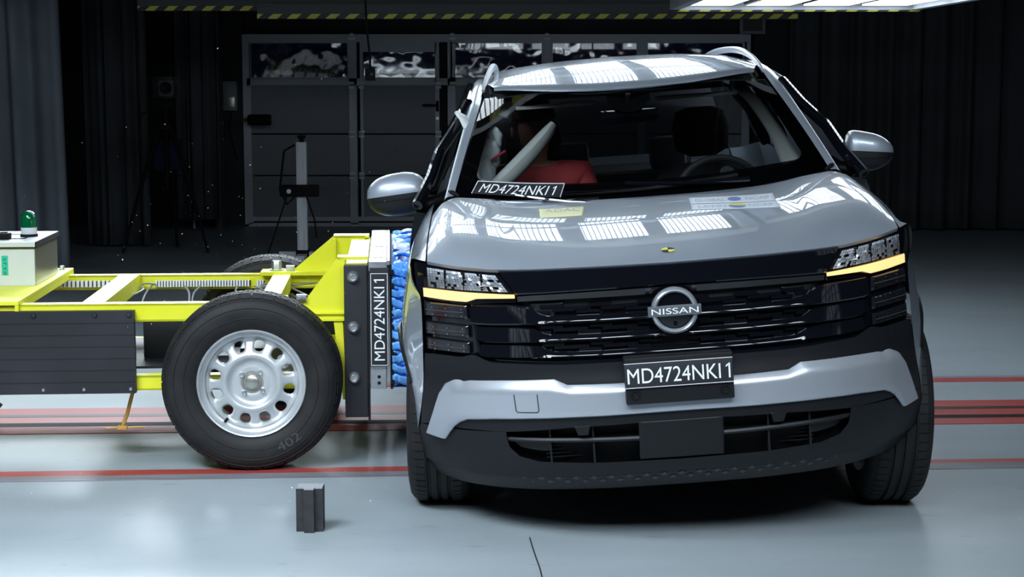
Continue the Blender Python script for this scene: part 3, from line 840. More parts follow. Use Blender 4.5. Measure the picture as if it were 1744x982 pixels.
for z in (.765, .728):
    MB().lathe([(0, .612), (.006, .612), (.008, .6195)], (-1.128, 0, z), 'y', 14).build('screw', M_steel, bx)
bc = MB().lathe([(0, .852), (.036, .852), (.036, .862), (.034, .862), (.034, .893), (0, .893)], (-1.035, .86, 0), 'z', 32).build('beacon', M_boxwhite, bx)
MB().lathe([(.0345, .893), (.0345, .925), (.032, .943), (.024, .957), (.012, .964), (0, .966)], (-1.035, .86, 0), 'z', 32).build('beacon_dome', M_greenglass, bc, angle=80)
MB().lathe([(0.0365, .852), (.038, .852), (.038, .864), (.0365, .864)], (-1.035, .86, 0), 'z', 32).build('beacon_base', M_dark, bc)
# terminal strips and cables on the far rail
def terminals(x0, x1, n, z):
    mb = MB(); w = (x1 - x0) / n
    for k in range(n): mb.b2(x0 + k * w, x0 + k * w + w * .62, 1.17, 1.197, z - .014, z + .014)
    s = tb('terminal_strip', mb, M_white, smooth=False)
    MB().b2(x0, x1, 1.185, 1.199, z - .012, z + .012).build('strip_base', M_matte, s, smooth=False)
terminals(-.62 + .085, -.10, 33, .600); terminals(-1.02 + .05, -.72, 13, .602); terminals(-.07, -.035, 3, .598)
cables = [
    [(-.53, 1.16, .60), (-.58, 1.14, .61), (-.60, 1.12, .595), (-.57, 1.10, .585), (-.62, .9, .575), (-.74, .6, .54)],
    [(-.545, 1.16, .60), (-.57, 1.1, .57), (-.575, .95, .52), (-.58, .9, .48)],
    [(-.40, 1.16, .59), (-.37, 1.10, .57), (-.365, 1.0, .52), (-.37, .9, .48)],
    [(-.33, 1.16, .588), (-.36, 1.1, .56), (-.345, .98, .50), (-.35, .9, .46)],
    [(-.16, 1.16, .588), (-.17, 1.1, .55), (-.165, 1.0, .50)],
    [(-.08, 1.15, .59), (-.03, 1.1, .575), (.0, 1.05, .55), (.0, .95, .50)],
    [(-.05, 1.15, .595), (.04, 1.1, .575), (.12, 1.05, .55), (.16, .9, .53)],
    [(-.04, 1.15, .6), (.06, 1.1, .60), (.13, 1.05, .575), (.19, .95, .56)],
    [(-.06, 1.15, .585), (.05, 1.12, .59), (.14, 1.12, .60), (.2, 1.16, .60)]]
for c in cables:
    tb('cable', MB().tube([tuple(p) for p in chaikin(c, 2)], .0045, 8), M_cable)
tb('hydraulic_unit', MB().rbox(-.50, -.30, .5, .8, .36, .56, .01).cyl((-.25, .6, .44), (-.1, .6, .44), .05, 16), M_matte)
tb('valve_block', MB().rbox(-.30, -.26, .42, .5, .47, .53, .005), mat('teal_plastic', (.02, .25, .27), .5), smooth=False)
tb('tool_tray', MB().b2(-.72, -.05, .3, 1.1, .352, .362), M_panelblack, smooth=False)
# guide shoe below the frame
tb('guide_shoe', MB().tube([(-.50, .2, .29), (-.53, .2, .18), (-.55, .2, .13)], .008, 8).cyl((-.62, .2, .125), (-.46, .2, .128), .004, 6).rbox(-.57, -.53, .185, .215, .118, .135, .004), M_orange)

# ------------------------------------------------------------------ the silver car
TX, TY, ROLL = .578, 5.5, .0715
car = empty('car', (TX, TY, 0), (0, -ROLL, 0))
tag(car, 'silver compact crossover car facing the camera, tilted and struck by the yellow trolley', 'car')
_P = pchip([0, .2, .4, .5, .6, .7, .77, .82, .86, .89, .91, .93], [0, .006, .04, .075, .13, .205, .28, .34, .40, .46, .52, .66])
_V = pchip([.14, .20, .25, .30, .35, .42, .50, .56, .64, .80, .88, .95, 1.0, 1.05], [.20, .13, .08, .045, .02, .0, -.012, -.012, 0, .0, .002, .007, .025, .055])
def F(x, z): return _P(abs(x)) + _V(z)
def FN(x, z):
    e = .004
    n = Vector(((F(x + e, z) - F(x - e, z)) / (2 * e), -1, (F(x, z + e) - F(x, z - e)) / (2 * e)))
    return n.normalized()
def cb(name, mb, m, parent=None, **k): return mb.build(name, m, parent or car, **k)

def ts(n, e):
    return [0, e] + [lerp(e, 1 - e, i / n) for i in range(1, n)] + [1 - e, 1] if e else [i / n for i in range(n + 1)]
def patch(mb, A, B, n, m, off=0., thick=.02, eu=.01, ev=.05, edge=.004, prof=None, ch=2, ends=True):
    # skin between two lines given in front view (x, z), laid on the nose surface
    tu, tv = ts(n, eu), ts(m, ev)
    A = resample(chaikin(A, ch), tu); B = resample(chaikin(B, ch), tu)
    G = []
    for j, v in enumerate(tv):
        row = []
        for i in range(len(tu)):
            x, z = lerp(A[i][0], B[i][0], v), lerp(A[i][1], B[i][1], v)
            rim = (j in (0, len(tv) - 1)) or (ends and i in (0, len(tu) - 1))
            d = off - (edge if rim else 0) + (prof(v, x) if prof else 0)
            nn = FN(x, z)
            row.append(tuple(Vector((x, F(x, z), z)) + nn * d))
        G.append(row)
    mb.grid(G)
    # side walls
    if thick:
        R, C = len(G), len(G[0])
        loop = [G[0][i] for i in range(C)] + [G[j][C - 1] for j in range(1, R)] + [G[R - 1][i] for i in range(C - 2, -1, -1)] + [G[j][0] for j in range(R - 2, 0, -1)]
        back = [(p[0] * (1 - .0), p[1] + thick, p[2]) for p in loop]
        mb.grid([loop + [loop[0]], back + [back[0]]])
    return mb
def both(fn):
    for s in (1, -1): fn(s)
def S(P, s): return [(p[0] * s,) + tuple(p[1:]) for p in P]

hoodz = [(0, .964), (.27, .966), (.5, .967), (.56, .968), (.64, .973), (.72, .98), (.79, .988), (.86, .996)]
HZ = pchip([p[0] for p in hoodz], [p[1] for p in hoodz])

# dark core behind everything in the nose
cb('nose_core', patch(MB(), sym([(0, .95), (.5, .955), (.80, .975), (.85, .975)]), sym([(0, .20), (.6, .20), (.80, .21), (.85, .24)]), 60, 24, -.045, .15, 0, 0, 0, ch=0), M_dark)
# upper gloss panel between the hood edge and the crease above the grille
cb('upper_panel', patch(MB(), sym([(0, .960), (.27, .962), (.5, .963), (.562, .964)]), sym([(0, .892), (.27, .890), (.45, .886), (.506, .884)]), 60, 6, .0, .03, .004, .06, .006, ch=0, prof=lambda v, x: 0 if v < .9 else .004 * (v - .9) / .1), M_gloss)
cb('upper_panel_lower', patch(MB(), sym([(0, .889), (.27, .887), (.45, .883), (.506, .880)]), sym([(0, .862), (.30, .862), (.46, .860), (.51, .858)]), 60, 4, -.004, .03, .004, .1, .005, ch=0, prof=lambda v, x: -.012 * v), M_gloss)
# grille bars: tall ends, thin middle
def bar(zt, zb, zt2, zb2, xe, xi, xt):
    top = [(0, zt2), (xi - .06, zt2), (xi - .02, lerp(zt2, zt, .12)), (xt, zt), (xe, zt + .002)]
    bot = [(0, zb2), (xi - .04, zb2), (xi, zb), (xe - .025, zb - .002), (xe - .003, zb + .004)]
    A = chaikin(top, 1); Bx = chaikin(bot, 1)
    xsn = sorted(set([round(i * xe / 60, 4) for i in range(61)]))
    ft = lambda L, x: float(np.interp(x, [p[0] for p in L], [p[1] for p in L]))
    T = sym([(x, ft(A, x)) for x in xsn]); Bt = sym([(x, ft(Bx, x)) for x in xsn])
    return patch(MB(), T, Bt, 120, 6, .0, .05, .003, .08, .005, ch=0, prof=lambda v, x: lerp(-.008 + max(0, v - .62) / .3 * .0045, -.010 + .012 * v, min(1, max(0, (abs(x) - xi + .07) / .09))))
for zt, zb, zt2, zb2, xe, xi, xt in ((.850, .786, .812, .786, .664, .455, .475), (.777, .727, .750, .727, .648, .445, .465), (.719, .676, .694, .673, .64, .425, .45)):
    cb('grille_bar', bar(zt, zb, zt2, zb2, xe, xi, xt), M_gloss)
# staggered bricks behind the bars
mb = MB()
for row, z in enumerate((.838, .826, .770, .760, .712, .702)):
    for k in range(-6, 7):
        x = k * .078 + (.039 if row % 2 else 0)
        if abs(x) > .44 or abs(x) < .06: continue
        zz = z + (.004 if k % 2 else -.004)
        yy = F(x, z)
        sl = (F(x + .01, z) - F(x - .01, z)) / .02
        cb('grille_brick', MB().box((x, yy + .035, zz), (.074, .03, .011), Matrix.Rotation(math.atan(sl), 3, 'Z')), M_gloss, smooth=False)
cb('grille_backing', patch(MB(), sym([(0, .86), (.5, .86)]), sym([(0, .66), (.46, .66)]), 40, 8, -.04, .02, 0, 0, 0, ch=0), M_matte)
for s in (1, -1):
    # slanted flats at the outer ends of the recess
    cb('grille_corner', patch(MB(), S([(.36, .852), (.47, .852)], s), S([(.40, .800), (.445, .800)], s), 6, 5, -.025, .02, .05, .05, .003, ch=0), M_matte)
# trough and matte panel over the silver strip
cb('grille_lower_frame', patch(MB(), sym([(0, .672), (.40, .670), (.60, .676), (.66, .690), (.672, .862), (.668, .862)][:4]), sym([(0, .650), (.37, .648), (.60, .655), (.64, .664)]), 60, 5, -.008, .03, .003, .1, .006, ch=0, prof=lambda v, x: -.012 * math.sin(PI * v)), M_gloss)

# bumper skin in matte plastic
bm_ = MB()
lo_top = [(0, .452), (.137, .452), (.35, .446), (.568, .430)]
patch(bm_, sym([(0, .655), (.37, .652), (.60, .660), (.66, .685), (.70, .674), (.80, .675), (.830, .672)]), sym(lo_top + [(.70, .430), (.84, .427), (.866, .42)]), 120, 12, 0, 0, 0, 0, 0, ch=0)
for s in (1, -1):
    patch(bm_, S([(.568, .430), (.567, .405), (.56, .377), (.53, .345), (.463, .326)], s), S([(.866, .42), (.876, .395), (.884, .375), (.886, .35), (.884, .326)], s), 24, 24, 0, 0, 0, 0, 0, ch=0)
patch(bm_, sym([(0, .316), (.30, .319), (.463, .326), (.884, .326)]), sym([(0, .272), (.30, .268), (.5, .265), (.70, .268), (.878, .29)]), 120, 8, 0, 0, 0, 0, 0, ch=0)
cb('bumper_cover', bm_, M_matte, angle=60)
cb('bumper_chin', patch(MB(), sym([(0, .272), (.30, .268), (.5, .265), (.70, .268), (.878, .29)]), sym([(0, .180), (.45, .180), (.61, .180), (.76, .188), (.868, .215)]), 120, 10, -.004, .10, .004, .04, .004, ch=0, prof=lambda v, x: -.02 * v), M_matte, angle=60)
# pressed diamonds along the chin
mb = MB()
for r_, z in enumerate((.255, .236)):
    for k in range(-10, 11):
        x = k * .058 + (.029 if r_ else 0)
        if abs(x) > .55: continue
        q = .7 if abs(x) > .48 else 1.15
        c = []
        for dx, dz in ((-.0125 * q, 0), (0, .009 * q), (.0125 * q, 0), (0, -.009 * q)):
            xx, zz = x + dx, z + dz; n_ = FN(xx, zz); c.append(Vector((xx, F(xx, zz), zz)) + n_ * (-.004 - .02 * (.27 - zz) / .09 + .0015))
        nn = FN(x, z); apex = Vector((x, F(x, z), z)) + nn * (-.004 - .02 * (.27 - z) / .09 + .006)
        mb.add([tuple(p) for p in c] + [tuple(apex)], [(0, 1, 4), (1, 2, 4), (2, 3, 4), (3, 0, 4)])
cb('chin_relief', mb, mat('chin_diamonds', (.05, .052, .058), .4), smooth=False)
# lower grille opening
lg = cb('lower_grille', patch(MB(), sym([(0, .456), (.568, .435)]), sym([(0, .315), (.463, .322)]), 60, 6, -.06, .01, 0, 0, 0, ch=0), M_dark)
def fbar(pts, r, d):
    mb = MB(); P = []
    for x, z in pts: P.append((x, F(x, z) + d, z))
    return mb.tube(P, r, 8)
for s in (1, -1):
    xs_ = [lerp(.13, .572, i / 20) for i in range(21)]
    cb('grille_blade', MB().grid([[(s * x, F(x, .40) + dy, lerp(.397, .403, (x - .13) / .44) + dz) for x in xs_] for dy, dz in ((.05, .004), (.008, .007), (.004, .0), (.008, -.007), (.05, -.010), (.05, .004))]), M_matte, lg)
    for x in (.285, .425):
        cb('grille_rib', MB().b2(s * x - .003, s * x + .003, F(x, .39) + .012, F(x, .39) + .06, .322, .446), M_matte, lg, smooth=False)
    cb('corner_fin', patch(MB(), S([(.43, .388), (.50, .388), (.565, .392)], s), S([(.43, .352), (.47, .352), (.535, .366)], s), 10, 4, -.022, .02, .03, .06, .004), M_matte, lg)
    cb('tow_tab', patch(MB(), S([(.292, .452), (.346, .450)], s), S([(.300, .418), (.334, .418)], s), 6, 5, .004, .04, .06, .06, .004, ch=0), M_matte, lg)
mb = MB()
for k in range(9):
    z = .335 + k * .013; mb.b2(-.44, .44, .10, .105, z, z + .003)
cb('radiator_fin', mb, M_matte, lg, smooth=False)
cb('radar_cover', patch(MB(), sym([(0, .456), (.137, .456)]), sym([(0, .322), (.137, .322)]), 12, 8, .002, .04, .02, .03, .004, ch=0), M_matte)
# silver strip
top = [(0, .592), (.20, .592), (.362, .594), (.395, .615), (.55, .611), (.676, .606), (.728, .595), (.757, .575), (.780, .542), (.836, .398)]
bot = [(0, .486), (.112, .485), (.30, .483), (.48, .480), (.60, .475), (.69, .467), (.715, .455), (.735, .438), (.752, .415), (.770, .388)]
A = sym(top); B = sym(bot)
n = len(top)
def dense(P, k=8):
    out = []
    for a, b in zip(P[:-1], P[1:]):
        for i in range(k): out.append(tuple(lerp(u, v, i / k) for u, v in zip(a, b)))
    return out + [P[-1]]
def patch2(mb, A, B, m, off, thick, ev, edge, prof):
    A, B = dense(A), dense(B); tv = ts(m, ev); G = []
    for j, v in enumerate(tv):
        row = []
        for i, (a, b) in enumerate(zip(A, B)):
            x, z = lerp(a[0], b[0], v), lerp(a[1], b[1], v)
            d = off - (edge if j in (0, len(tv) - 1) else 0) + prof(v, x)
            row.append(tuple(Vector((x, F(x, z), z)) + FN(x, z) * d))
        G.append(row)
    mb.grid(G)
    R, C = len(G), len(G[0])
    loop = [G[0][i] for i in range(C)] + [G[j][C - 1] for j in range(1, R)] + [G[R - 1][i] for i in range(C - 2, -1, -1)] + [G[j][0] for j in range(R - 2, 0, -1)]
    back = [(p[0], p[1] + thick, p[2]) for p in loop]
    return mb.grid([loop + [loop[0]], back + [back[0]]])
strip_o = cb('bumper_strip', patch2(MB(), A, B, 12, .016, .035, .03, .003, lambda v, x: (-.020 * (1 - v / .30) ** 1.0 if v < .30 and abs(x) < .70 else -.020 * (1 - v / .30) * max(0, 1 - (abs(x) - .70) / .05) if v < .30 else 0) - .004 * max(0, v - .9) / .1), M_trimsilver, angle=28)
# towing eye cover outline on the strip
sq = [(-.522, .578), (-.458, .578), (-.453, .573), (-.450, .508), (-.455, .502), (-.517, .502), (-.522, .507), (-.527, .572)]
pts = []
for x, z in dense(sq + [sq[0]], 4)[:-1]:
    pts.append(tuple(Vector((x, F(x, z), z)) + FN(x, z) * (.0165 if z < .561 else .0165 - .020 * (z - .561) / .035 * .8)))
MB().tube(pts, .0016, 6, closed=True).build('tow_cover_edge', M_matte, strip_o)

# emblem
em = cb('brand_emblem', MB().lathe([(.0, -.012), (.060, -.012), (.066, -.008), (.068, .02)], (0, -.004, .810), 'y', 48), M_gloss)
ring = MB().lathe([(.058, -.010), (.060, -.020), (.066, -.024), (.073, -.020), (.076, -.010), (.076, .004), (.058, .004)], (0, -.004, .810), 'y', 64, closed=True)
ring.build('emblem_ring', mat('emblem_silver', (.55, .58, .63), .25, .7), em, angle=50)
brb = MB().rbox(-.087, .084, -.034, -.014, .7955, .8285, .003).build('emblem_bar', mat('emblem_grey', (.20, .22, .25), .3, .6), em)
vs, fs = fit_text('NISSAN', .150, .019, bold=.0)
MB().add([(u - .001, -.0355, .812 + v) for u, v in vs], fs).build('lettering', mat('emblem_white', (.9, .92, .95), .3), brb, smooth=False)
MB().lathe([(0, -.018), (.006, -.018), (.007, -.012)], (0, -.004, .768), 'y', 16).build('front_camera', M_gloss, em)

# number plate and its bracket
pl = cb('plate_bracket', MB().rbox(-.175, .172, -.052, .03, .520, .672, .006), M_matte)
pp = MB().rbox(-.176, .170, -.060, -.052, .574, .656, .003).build('number_plate', M_panelblack, pl)
t = .0018
MB().b2(-.176, .170, -.0612, -.0600, .654, .654 + t).b2(-.176, .170, -.0612, -.0600, .5755, .5755 + t).build('plate_line', M_white, pp, smooth=False)
vs, fs = fit_text('MD4724NKI1', .328, .049)
MB().add([(u - .003, -.0614, .614 + v) for u, v in vs], fs).build('lettering', M_white, pp, smooth=False)
for x in (-.145, .142):
    MB().lathe([(.0, -.050), (.008, -.052), (.011, -.057), (.015, -.057), (.017, -.051)], (x, 0, .553), 'y', 20).build('screw', M_dark, pl)

# headlights
for s in (1, -1):
    hl = cb('headlight', patch(MB(), S([(.510, .880), (.562, .962), (.64, .969), (.72, .976), (.79, .984), (.862, .992)], s), S([(.512, .858), (.60, .853), (.68, .846), (.75, .850), (.82, .856), (.855, .875)], s), 40, 8, -.012, .03, .01, .03, .004, ch=1), M_gloss)
    # reflector box: four cells of small facets
    rf = MB(); rnd = random.Random(11)
    nx, nz = 26, 7
    for i in range(nx):
        for j in range(nz):
            u0, u1, v0, v1 = i / nx, (i + .92) / nx, j / nz, (j + .92) / nz
            def Q(u, v):
                xi_ = lerp(.530, .568, v) ; x = lerp(xi_, .800, u)
                return (x, lerp(lerp(.893, .904, u), lerp(.948, .968, u), v))
            c = [Q(u0, v0), Q(u1, v0), Q(u1, v1), Q(u0, v1)]
            if rnd.random() < .10: continue
            tx_, tz_ = rnd.uniform(-.010, .010), rnd.uniform(-.001, .013)
            P = []
            for q, (x, z) in enumerate(c):
                d = -.006 + (tx_ if q in (1, 2) else 0) * .5 + (tz_ if q in (2, 3) else 0) * .5
                P.append((s * x, F(x, z) + .010 + d, z))
            rf.add(P, [(0, 1, 2, 3)])
    rf.build('reflector', M_reflector, hl, smooth=False, merge=False)
    dv = MB()
    for u in (.27, .5, .75):
        x = lerp(.545, .80, u); z0, z1 = lerp(.893, .904, u), lerp(.950, .968, u)
        dv.add([(s * (x - .004), F(x, .93) + .004, z0), (s * (x + .004), F(x, .93) + .004, z0), (s * (x + .004), F(x, .93) + .004, z1), (s * (x - .004), F(x, .93) + .004, z1)], [(0, 1, 2, 3)])
    dv.build('cell_divider', M_dark, hl, smooth=False, thick=.002)
    patch(MB(), S([(.524, .893), (.565, .950), (.652, .954), (.73, .962), (.806, .971)], s), S([(.524, .891), (.60, .896), (.655, .900), (.73, .902), (.808, .902)], s), 24, 6, .006, 0, 0, 0, 0, ch=0).build('lens', M_lens, hl)
    patch(MB(), S([(.508, .884), (.60, .888), (.665, .891), (.74, .895), (.818, .898)], s), S([(.508, .873), (.60, .872), (.636, .871), (.668, .860), (.74, .863), (.818, .869)], s), 60, 4, .003, .01, .01, .1, .003, ch=0).build('turn_signal', M_amber, hl)
# smoked daytime lamps beside the grille
for s in (1, -1):
    for zt, zb in ((.846, .800), (.778, .738), (.722, .684)):
        dl = cb('daytime_lamp', patch(MB(), S([(.676, zt), (.75, zt + .003), (.828, zt + .004)], s), S([(.676, zb), (.75, zb + .001), (.830, zb + .002)], s), 16, 5, -.006, .03, .03, .08, .004, ch=0), M_drl)
        mb = MB()
        for x in (.688, .742, .79):
            for q in (.25, .75):
                z = lerp(zb, zt, q); y = F(x, z) - .002 + .006
                mb.add([(s * x, y - .006, z + .003), (s * (x + .004), y - .003, z), (s * x, y - .006, z - .003), (s * (x - .004), y - .003, z)], [(0, 1, 2, 3)])
        mb.build('lamp_chip', M_chrome, dl, smooth=False, thick=.002)
        patch(MB(), S([(.684, lerp(zb, zt, .53)), (.82, lerp(zb, zt, .56))], s), S([(.684, lerp(zb, zt, .47)), (.82, lerp(zb, zt, .5))], s), 8, 2, -.002, .004, .02, .1, .001, ch=0).build('light_guide', M_pipe, dl)
    # gloss surround between lamps and grille ends
    cb('lamp_surround', patch(MB(), S([(.655, .855), (.835, .862)], s), S([(.645, .668), (.845, .672)], s), 12, 10, -.02, .02, .02, .03, .003, ch=0), M_gloss)

# hood and fenders: one surface M, rolled down along the lamp line
_hy = pchip([-.05, .0, .03, .08, .2, .4, .6, .8, .95, 1.15, 1.4], [.90, .94, .957, .975, 1.007, 1.047, 1.077, 1.10, 1.116, 1.134, 1.15])
_dx = pchip([0, .3, .5, .6, .7, .76, .80, .84, .87, .90, .92], [0, .0, .006, .016, .020, .010, -.018, -.055, -.10, -.19, -.30])
def Msurf(x, y):
    k = min(1, max(0, (y - .05) / .25))
    return _hy(y) + _dx(abs(x)) * (.5 + .5 * k)
def Hsurf(x, y):
    ze = HZ(abs(x)); ye = F(x, ze) - .004
    return Msurf(x, y) - (Msurf(x, ye) - ze) * math.exp(-max(0, y - ye) / .13)
def cowl(x): return float(np.interp(abs(x), [0, .2, .44, .66, .72, .765, .80], [.905, .915, .955, 1.04, 1.075, 1.02, .90]))
NX_ = 96; G = []
for j in range(0, 34):
    v = j / 32 if j < 33 else None; row = []
    for i in range(NX_ + 1):
        x = -.797 + 1.594 * i / NX_
        ye = F(x, HZ(abs(x))) - .004; yc = cowl(x)
        if j == 0:
            row.append((x, ye + .014, HZ(abs(x)) - .012)); continue
        y = lerp(ye, yc, ((j - 1) / 32) ** 1.25)
        row.append((x, y, Hsurf(x, y)))
    G.append(row)
hd = cb('hood', MB().grid(G), M_paint, angle=60)
def hood_mark(name, poly2, m, lift=.0015, parent=None):
    mb = MB(); a, b, c, d = poly2; N = 14; G = []
    for j in range(N + 1):
        row = []
        for i in range(N + 1):
            p = V3lerp(V3lerp(a + (0,), b + (0,), i / N), V3lerp(d + (0,), c + (0,), i / N), j / N)
            row.append((p[0], p[1], Hsurf(p[0], p[1]) + lift))
        G.append(row)
    return mb.grid(G).build(name, m, parent or hd, thick=.0006)
def hood_text(body, poly2, u0, u1, v0, v1, m, parent, lift=.0025):
    a, b, c, d = poly2; vs, fs = fit_text(body, 1, 1); P = []
    for x, y in vs:
        u = lerp(u0, u1, x + .5); v = lerp(v1, v0, y + .5)
        p = V3lerp(V3lerp(a + (0,), b + (0,), u), V3lerp(d + (0,), c + (0,), u), v)
        P.append((p[0], p[1], Hsurf(p[0], p[1]) + lift))
    MB().add(P, fs).build('lettering', m, parent, smooth=False)
qa = ((-.402, .80), (-.236, .80), (-.251, .63), (-.402, .63))
sa = hood_mark('yellow_sticker', qa, M_ywhite)
hood_text('ADAC', qa, .12, .92, .14, .50, M_stickgrey, sa)
q1 = ((.146, .815), (.447, .775), (.437, .64), (.140, .70)); q2 = ((.140, .69), (.437, .63), (.437, .526), (.133, .595))
s1 = hood_mark('white_sticker', q1, M_sticker); s2 = hood_mark('white_sticker', q2, M_sticker)
hood_text('GLOBAL', q1, .06, .42, .35, .75, M_stickgrey, s1); hood_text('NCAP', q1, .66, .94, .35, .75, M_stickgrey, s1)
hood_text('LATIN', q2, .08, .40, .35, .75, M_stickgrey, s2); hood_text('NCAP', q2, .66, .94, .35, .75, M_stickgrey, s2)
def hood_disc(q, u, v, ru, rv, a0, a1, m, parent, lift):
    a, b, c, d = q; P = []; N = 20
    def W(uu, vv):
        p = V3lerp(V3lerp(a + (0,), b + (0,), uu), V3lerp(d + (0,), c + (0,), uu), vv); return (p[0], p[1], Hsurf(p[0], p[1]) + lift)
    P = [W(u, v)] + [W(u + ru * math.cos(lerp(a0, a1, i / N)), v + rv * math.sin(lerp(a0, a1, i / N))) for i in range(N + 1)]
    MB().add(P, [(0, i, i + 1) for i in range(1, N + 1)]).build('round_mark', m, parent, smooth=False)
hood_disc(q1, .53, .5, .08, .32, 0, 2 * PI, M_stickerblue, s1, .002)
hood_disc(q2, .53, .5, .10, .40, rad(10), rad(190), M_stickerblue, s2, .002); hood_disc(q2, .53, .5, .10, .40, rad(190), rad(370), M_stickyel, s2, .002)
# quartered target mark at the hood edge
qt = ((-.022, .128), (.022, .128), (.022, .082), (-.022, .082))
tg = MB(); N = 24
tgt = hood_mark('target_mark', ((-.004, .107), (.004, .107), (.004, .103), (-.004, .103)), M_ink, .001)
for k in range(4):
    hood_disc(qt, .5, .5, .5, .5, k * PI / 2, (k + 1) * PI / 2, M_stickyel if k % 2 == 0 else M_ink, tgt, .0022)

# fenders with wheel arches
WY, WR, AR = .785, .345, .358
def archz(y, yc=WY): 
    d = AR * AR - (y - yc) ** 2
    return .345 + math.sqrt(d) if d > 0 else 0
wid = pchip([.40, .46, .52, .60, .75, .9, 1.1, 1.25], [.868, .886, .905, .925, .938, .938, .925, .912])
refs = [(.803, None), (.825, .0), (.845, .0), (.868, .0), (.887, .0), (.900, .0), (.912, .0), (.922, .0), (.932, .70), (.938, .60), (.937, .50), (.930, .40)]
def section(y):
    w = wid(y); P = []
    hz_ = Hsurf(.803, y)
    for k, (xr, zr) in enumerate(refs):
        x = .803 + (xr - .803) * (w - .803) / (.938 - .803)
        if zr is None: z = hz_
        elif zr == 0:
            z = hz_ - [0, .016, .036, .068, .115, .17, .225, .285][k]
        else: z = zr
        P.append((x, y, z))
    return P
front = [(.803, .372, .9885), (.835, .43, .995), (.858, .478, .993), (.861, .47, .96), (.856, .44, .92), (.845, .42, .895), (.828, .39, .872), (.832, .385, .75), (.838, .38, .66), (.842, .385, .57), (.862, .41, .47), (.880, .44, .395)]
front = [(p[0], F(p[0], min(p[2], .99)) - .004 if k > 1 else p[1], p[2]) for k, p in enumerate(front)]
front[0] = (.803, F(.797, HZ(.797)), HZ(.797)); front[1] = (.835, F(.835, HZ(.835)), HZ(.835)); front[2] = (.860, F(.86, .996), .996)
for s in (1, -1):
    G = []; NS = 30
    stations = [None] + [.50, .55, .60, .66, .72, .78, .84, .90, .96, 1.02, 1.08, 1.15, 1.22]
    for y in stations:
        if y is None: L = front
        else:
            L = section(y)
            zb = max(.39, archz(y) + .004)
            L = [p for p in L if p[2] > zb + .01]
            q = section(y); zs_ = [p[2] for p in q][::-1]; xs_ = [p[0] for p in q][::-1]
            L.append((float(np.interp(zb, zs_, xs_)), y, zb))
        R_ = resample(chaikin(L, 1), [i / NS for i in range(NS + 1)])
        G.append([(p[0] * s, p[1], p[2]) for p in R_])
    cb('front_fender', MB().grid(G), M_paint, angle=60)
    # black arch lip and splash liner
    lip = MB(); Gl = []
    for r, dx in ((AR + .0, -.02), (AR, .004), (AR + .008, .007), (AR + .022, .004), (AR + .024, -.004)):
        row = []
        for i in range(41):
            a = rad(34 + 154 * i / 40); y, z = WY - r * math.cos(a), .345 + r * math.sin(a)
            row.append((s * (wid(min(max(y, .46), 1.2)) + dx), y, z))
        Gl.append(row)
    cb('wheel_arch', lip.grid(Gl), M_matte, angle=60)
    Gl = []
    for xx in (.60, .83):
        Gl.append([(s * xx, WY - (AR + .006) * math.cos(rad(20 + 175 * i / 30)), .345 + (AR + .006) * math.sin(rad(20 + 175 * i / 30))) for i in range(31)])
    cb('arch_liner', MB().grid(Gl), M_dark)

# cabin sides, doors and rear
belt = pchip([1.05, 1.6, 3.0, 3.9, 4.3], [1.10, 1.09, 1.10, 1.14, 1.10])
taper = pchip([1.0, 1.2, 3.4, 3.9, 4.2, 4.33], [1.0, 1.0, 1.0, .985, .93, .84])
sx_ = lambda z: float(np.interp(z, [.22, .30, .45, .60, .80, .95, 1.04, 1.12], [.85, .89, .912, .918, .925, .912, .895, .868]))
for s in (1, -1):
    def side(y0, y1, n):
        G = []
        for i in range(n + 1):
            y = lerp(y0, y1, i / n); zb = max(.25, archz(y, 3.42) + .004) if y > 2.9 else .25
            G.append([(s * sx_(z) * taper(y), y, z) for z in [lerp(zb, belt(y), (k / 14)) for k in range(15)]])
        return MB().grid(G)
    cb('front_door', side(1.225, 2.25, 14), M_paint, angle=60)
    cb('rear_door', side(2.256, 3.10, 12), M_paint, angle=60)
    cb('rear_quarter', side(3.106, 4.33, 30), M_paint, angle=60)
    cb('sill', MB().rbox(min(s * .80, s * .915), max(s * .80, s * .915), 1.22, 3.02, .20, .33, .02), M_matte)
    Gl = []
    for r, dx in ((AR, -.02), (AR, .004), (AR + .034, .004), (AR + .036, -.006)):
        Gl.append([(s * (.925 + dx) * taper(3.42 - r * math.cos(rad(-8 + 196 * i / 40))), 3.42 - r * math.cos(rad(-8 + 196 * i / 40)), .345 + r * math.sin(rad(-8 + 196 * i / 40))) for i in range(41)])
    cb('wheel_arch', MB().grid(Gl), M_matte, angle=60)
    # side glass, door frames, pillars
    A3 = [(s * .868, 1.22, 1.118), (s * .868, 2.2, 1.10), (s * .866, 3.0, 1.11), (s * .852, 3.75, 1.15)]
    B3 = [(s * .655, 1.78, 1.490), (s * .640, 2.3, 1.555), (s * .635, 3.0, 1.555), (s * .640, 3.55, 1.50)]
    cb('side_window', loft3(MB(), A3, B3, 30, 8, (s * .02, 0, 0)), M_sideglass)
    for a, b, w in ((.0, .0, .05), (.40, .36, .07), (.74, .72, .06), (.985, .98, .06)):
        A_ = resample(A3, [a])[0]; B_ = resample(B3, [b])[0]
        cb('door_pillar', MB().tube([V3lerp(A_, B_, t_) if t_ not in (.5,) else tuple(Vector(V3lerp(A_, B_, .5)) + Vector((s * .018, 0, 0))) for t_ in (0, .25, .5, .75, 1)], w * .45, 8), M_gloss)
    cb('window_trim', MB().tube([(p[0] * 1.004, p[1], p[2]) for p in resample(chaikin(A3, 2), [i / 20 for i in range(21)])], .012, 8).tube([(p[0] * 1.01, p[1], p[2]) for p in resample(chaikin(B3, 2), [i / 20 for i in range(21)])], .014, 8), M_gloss)
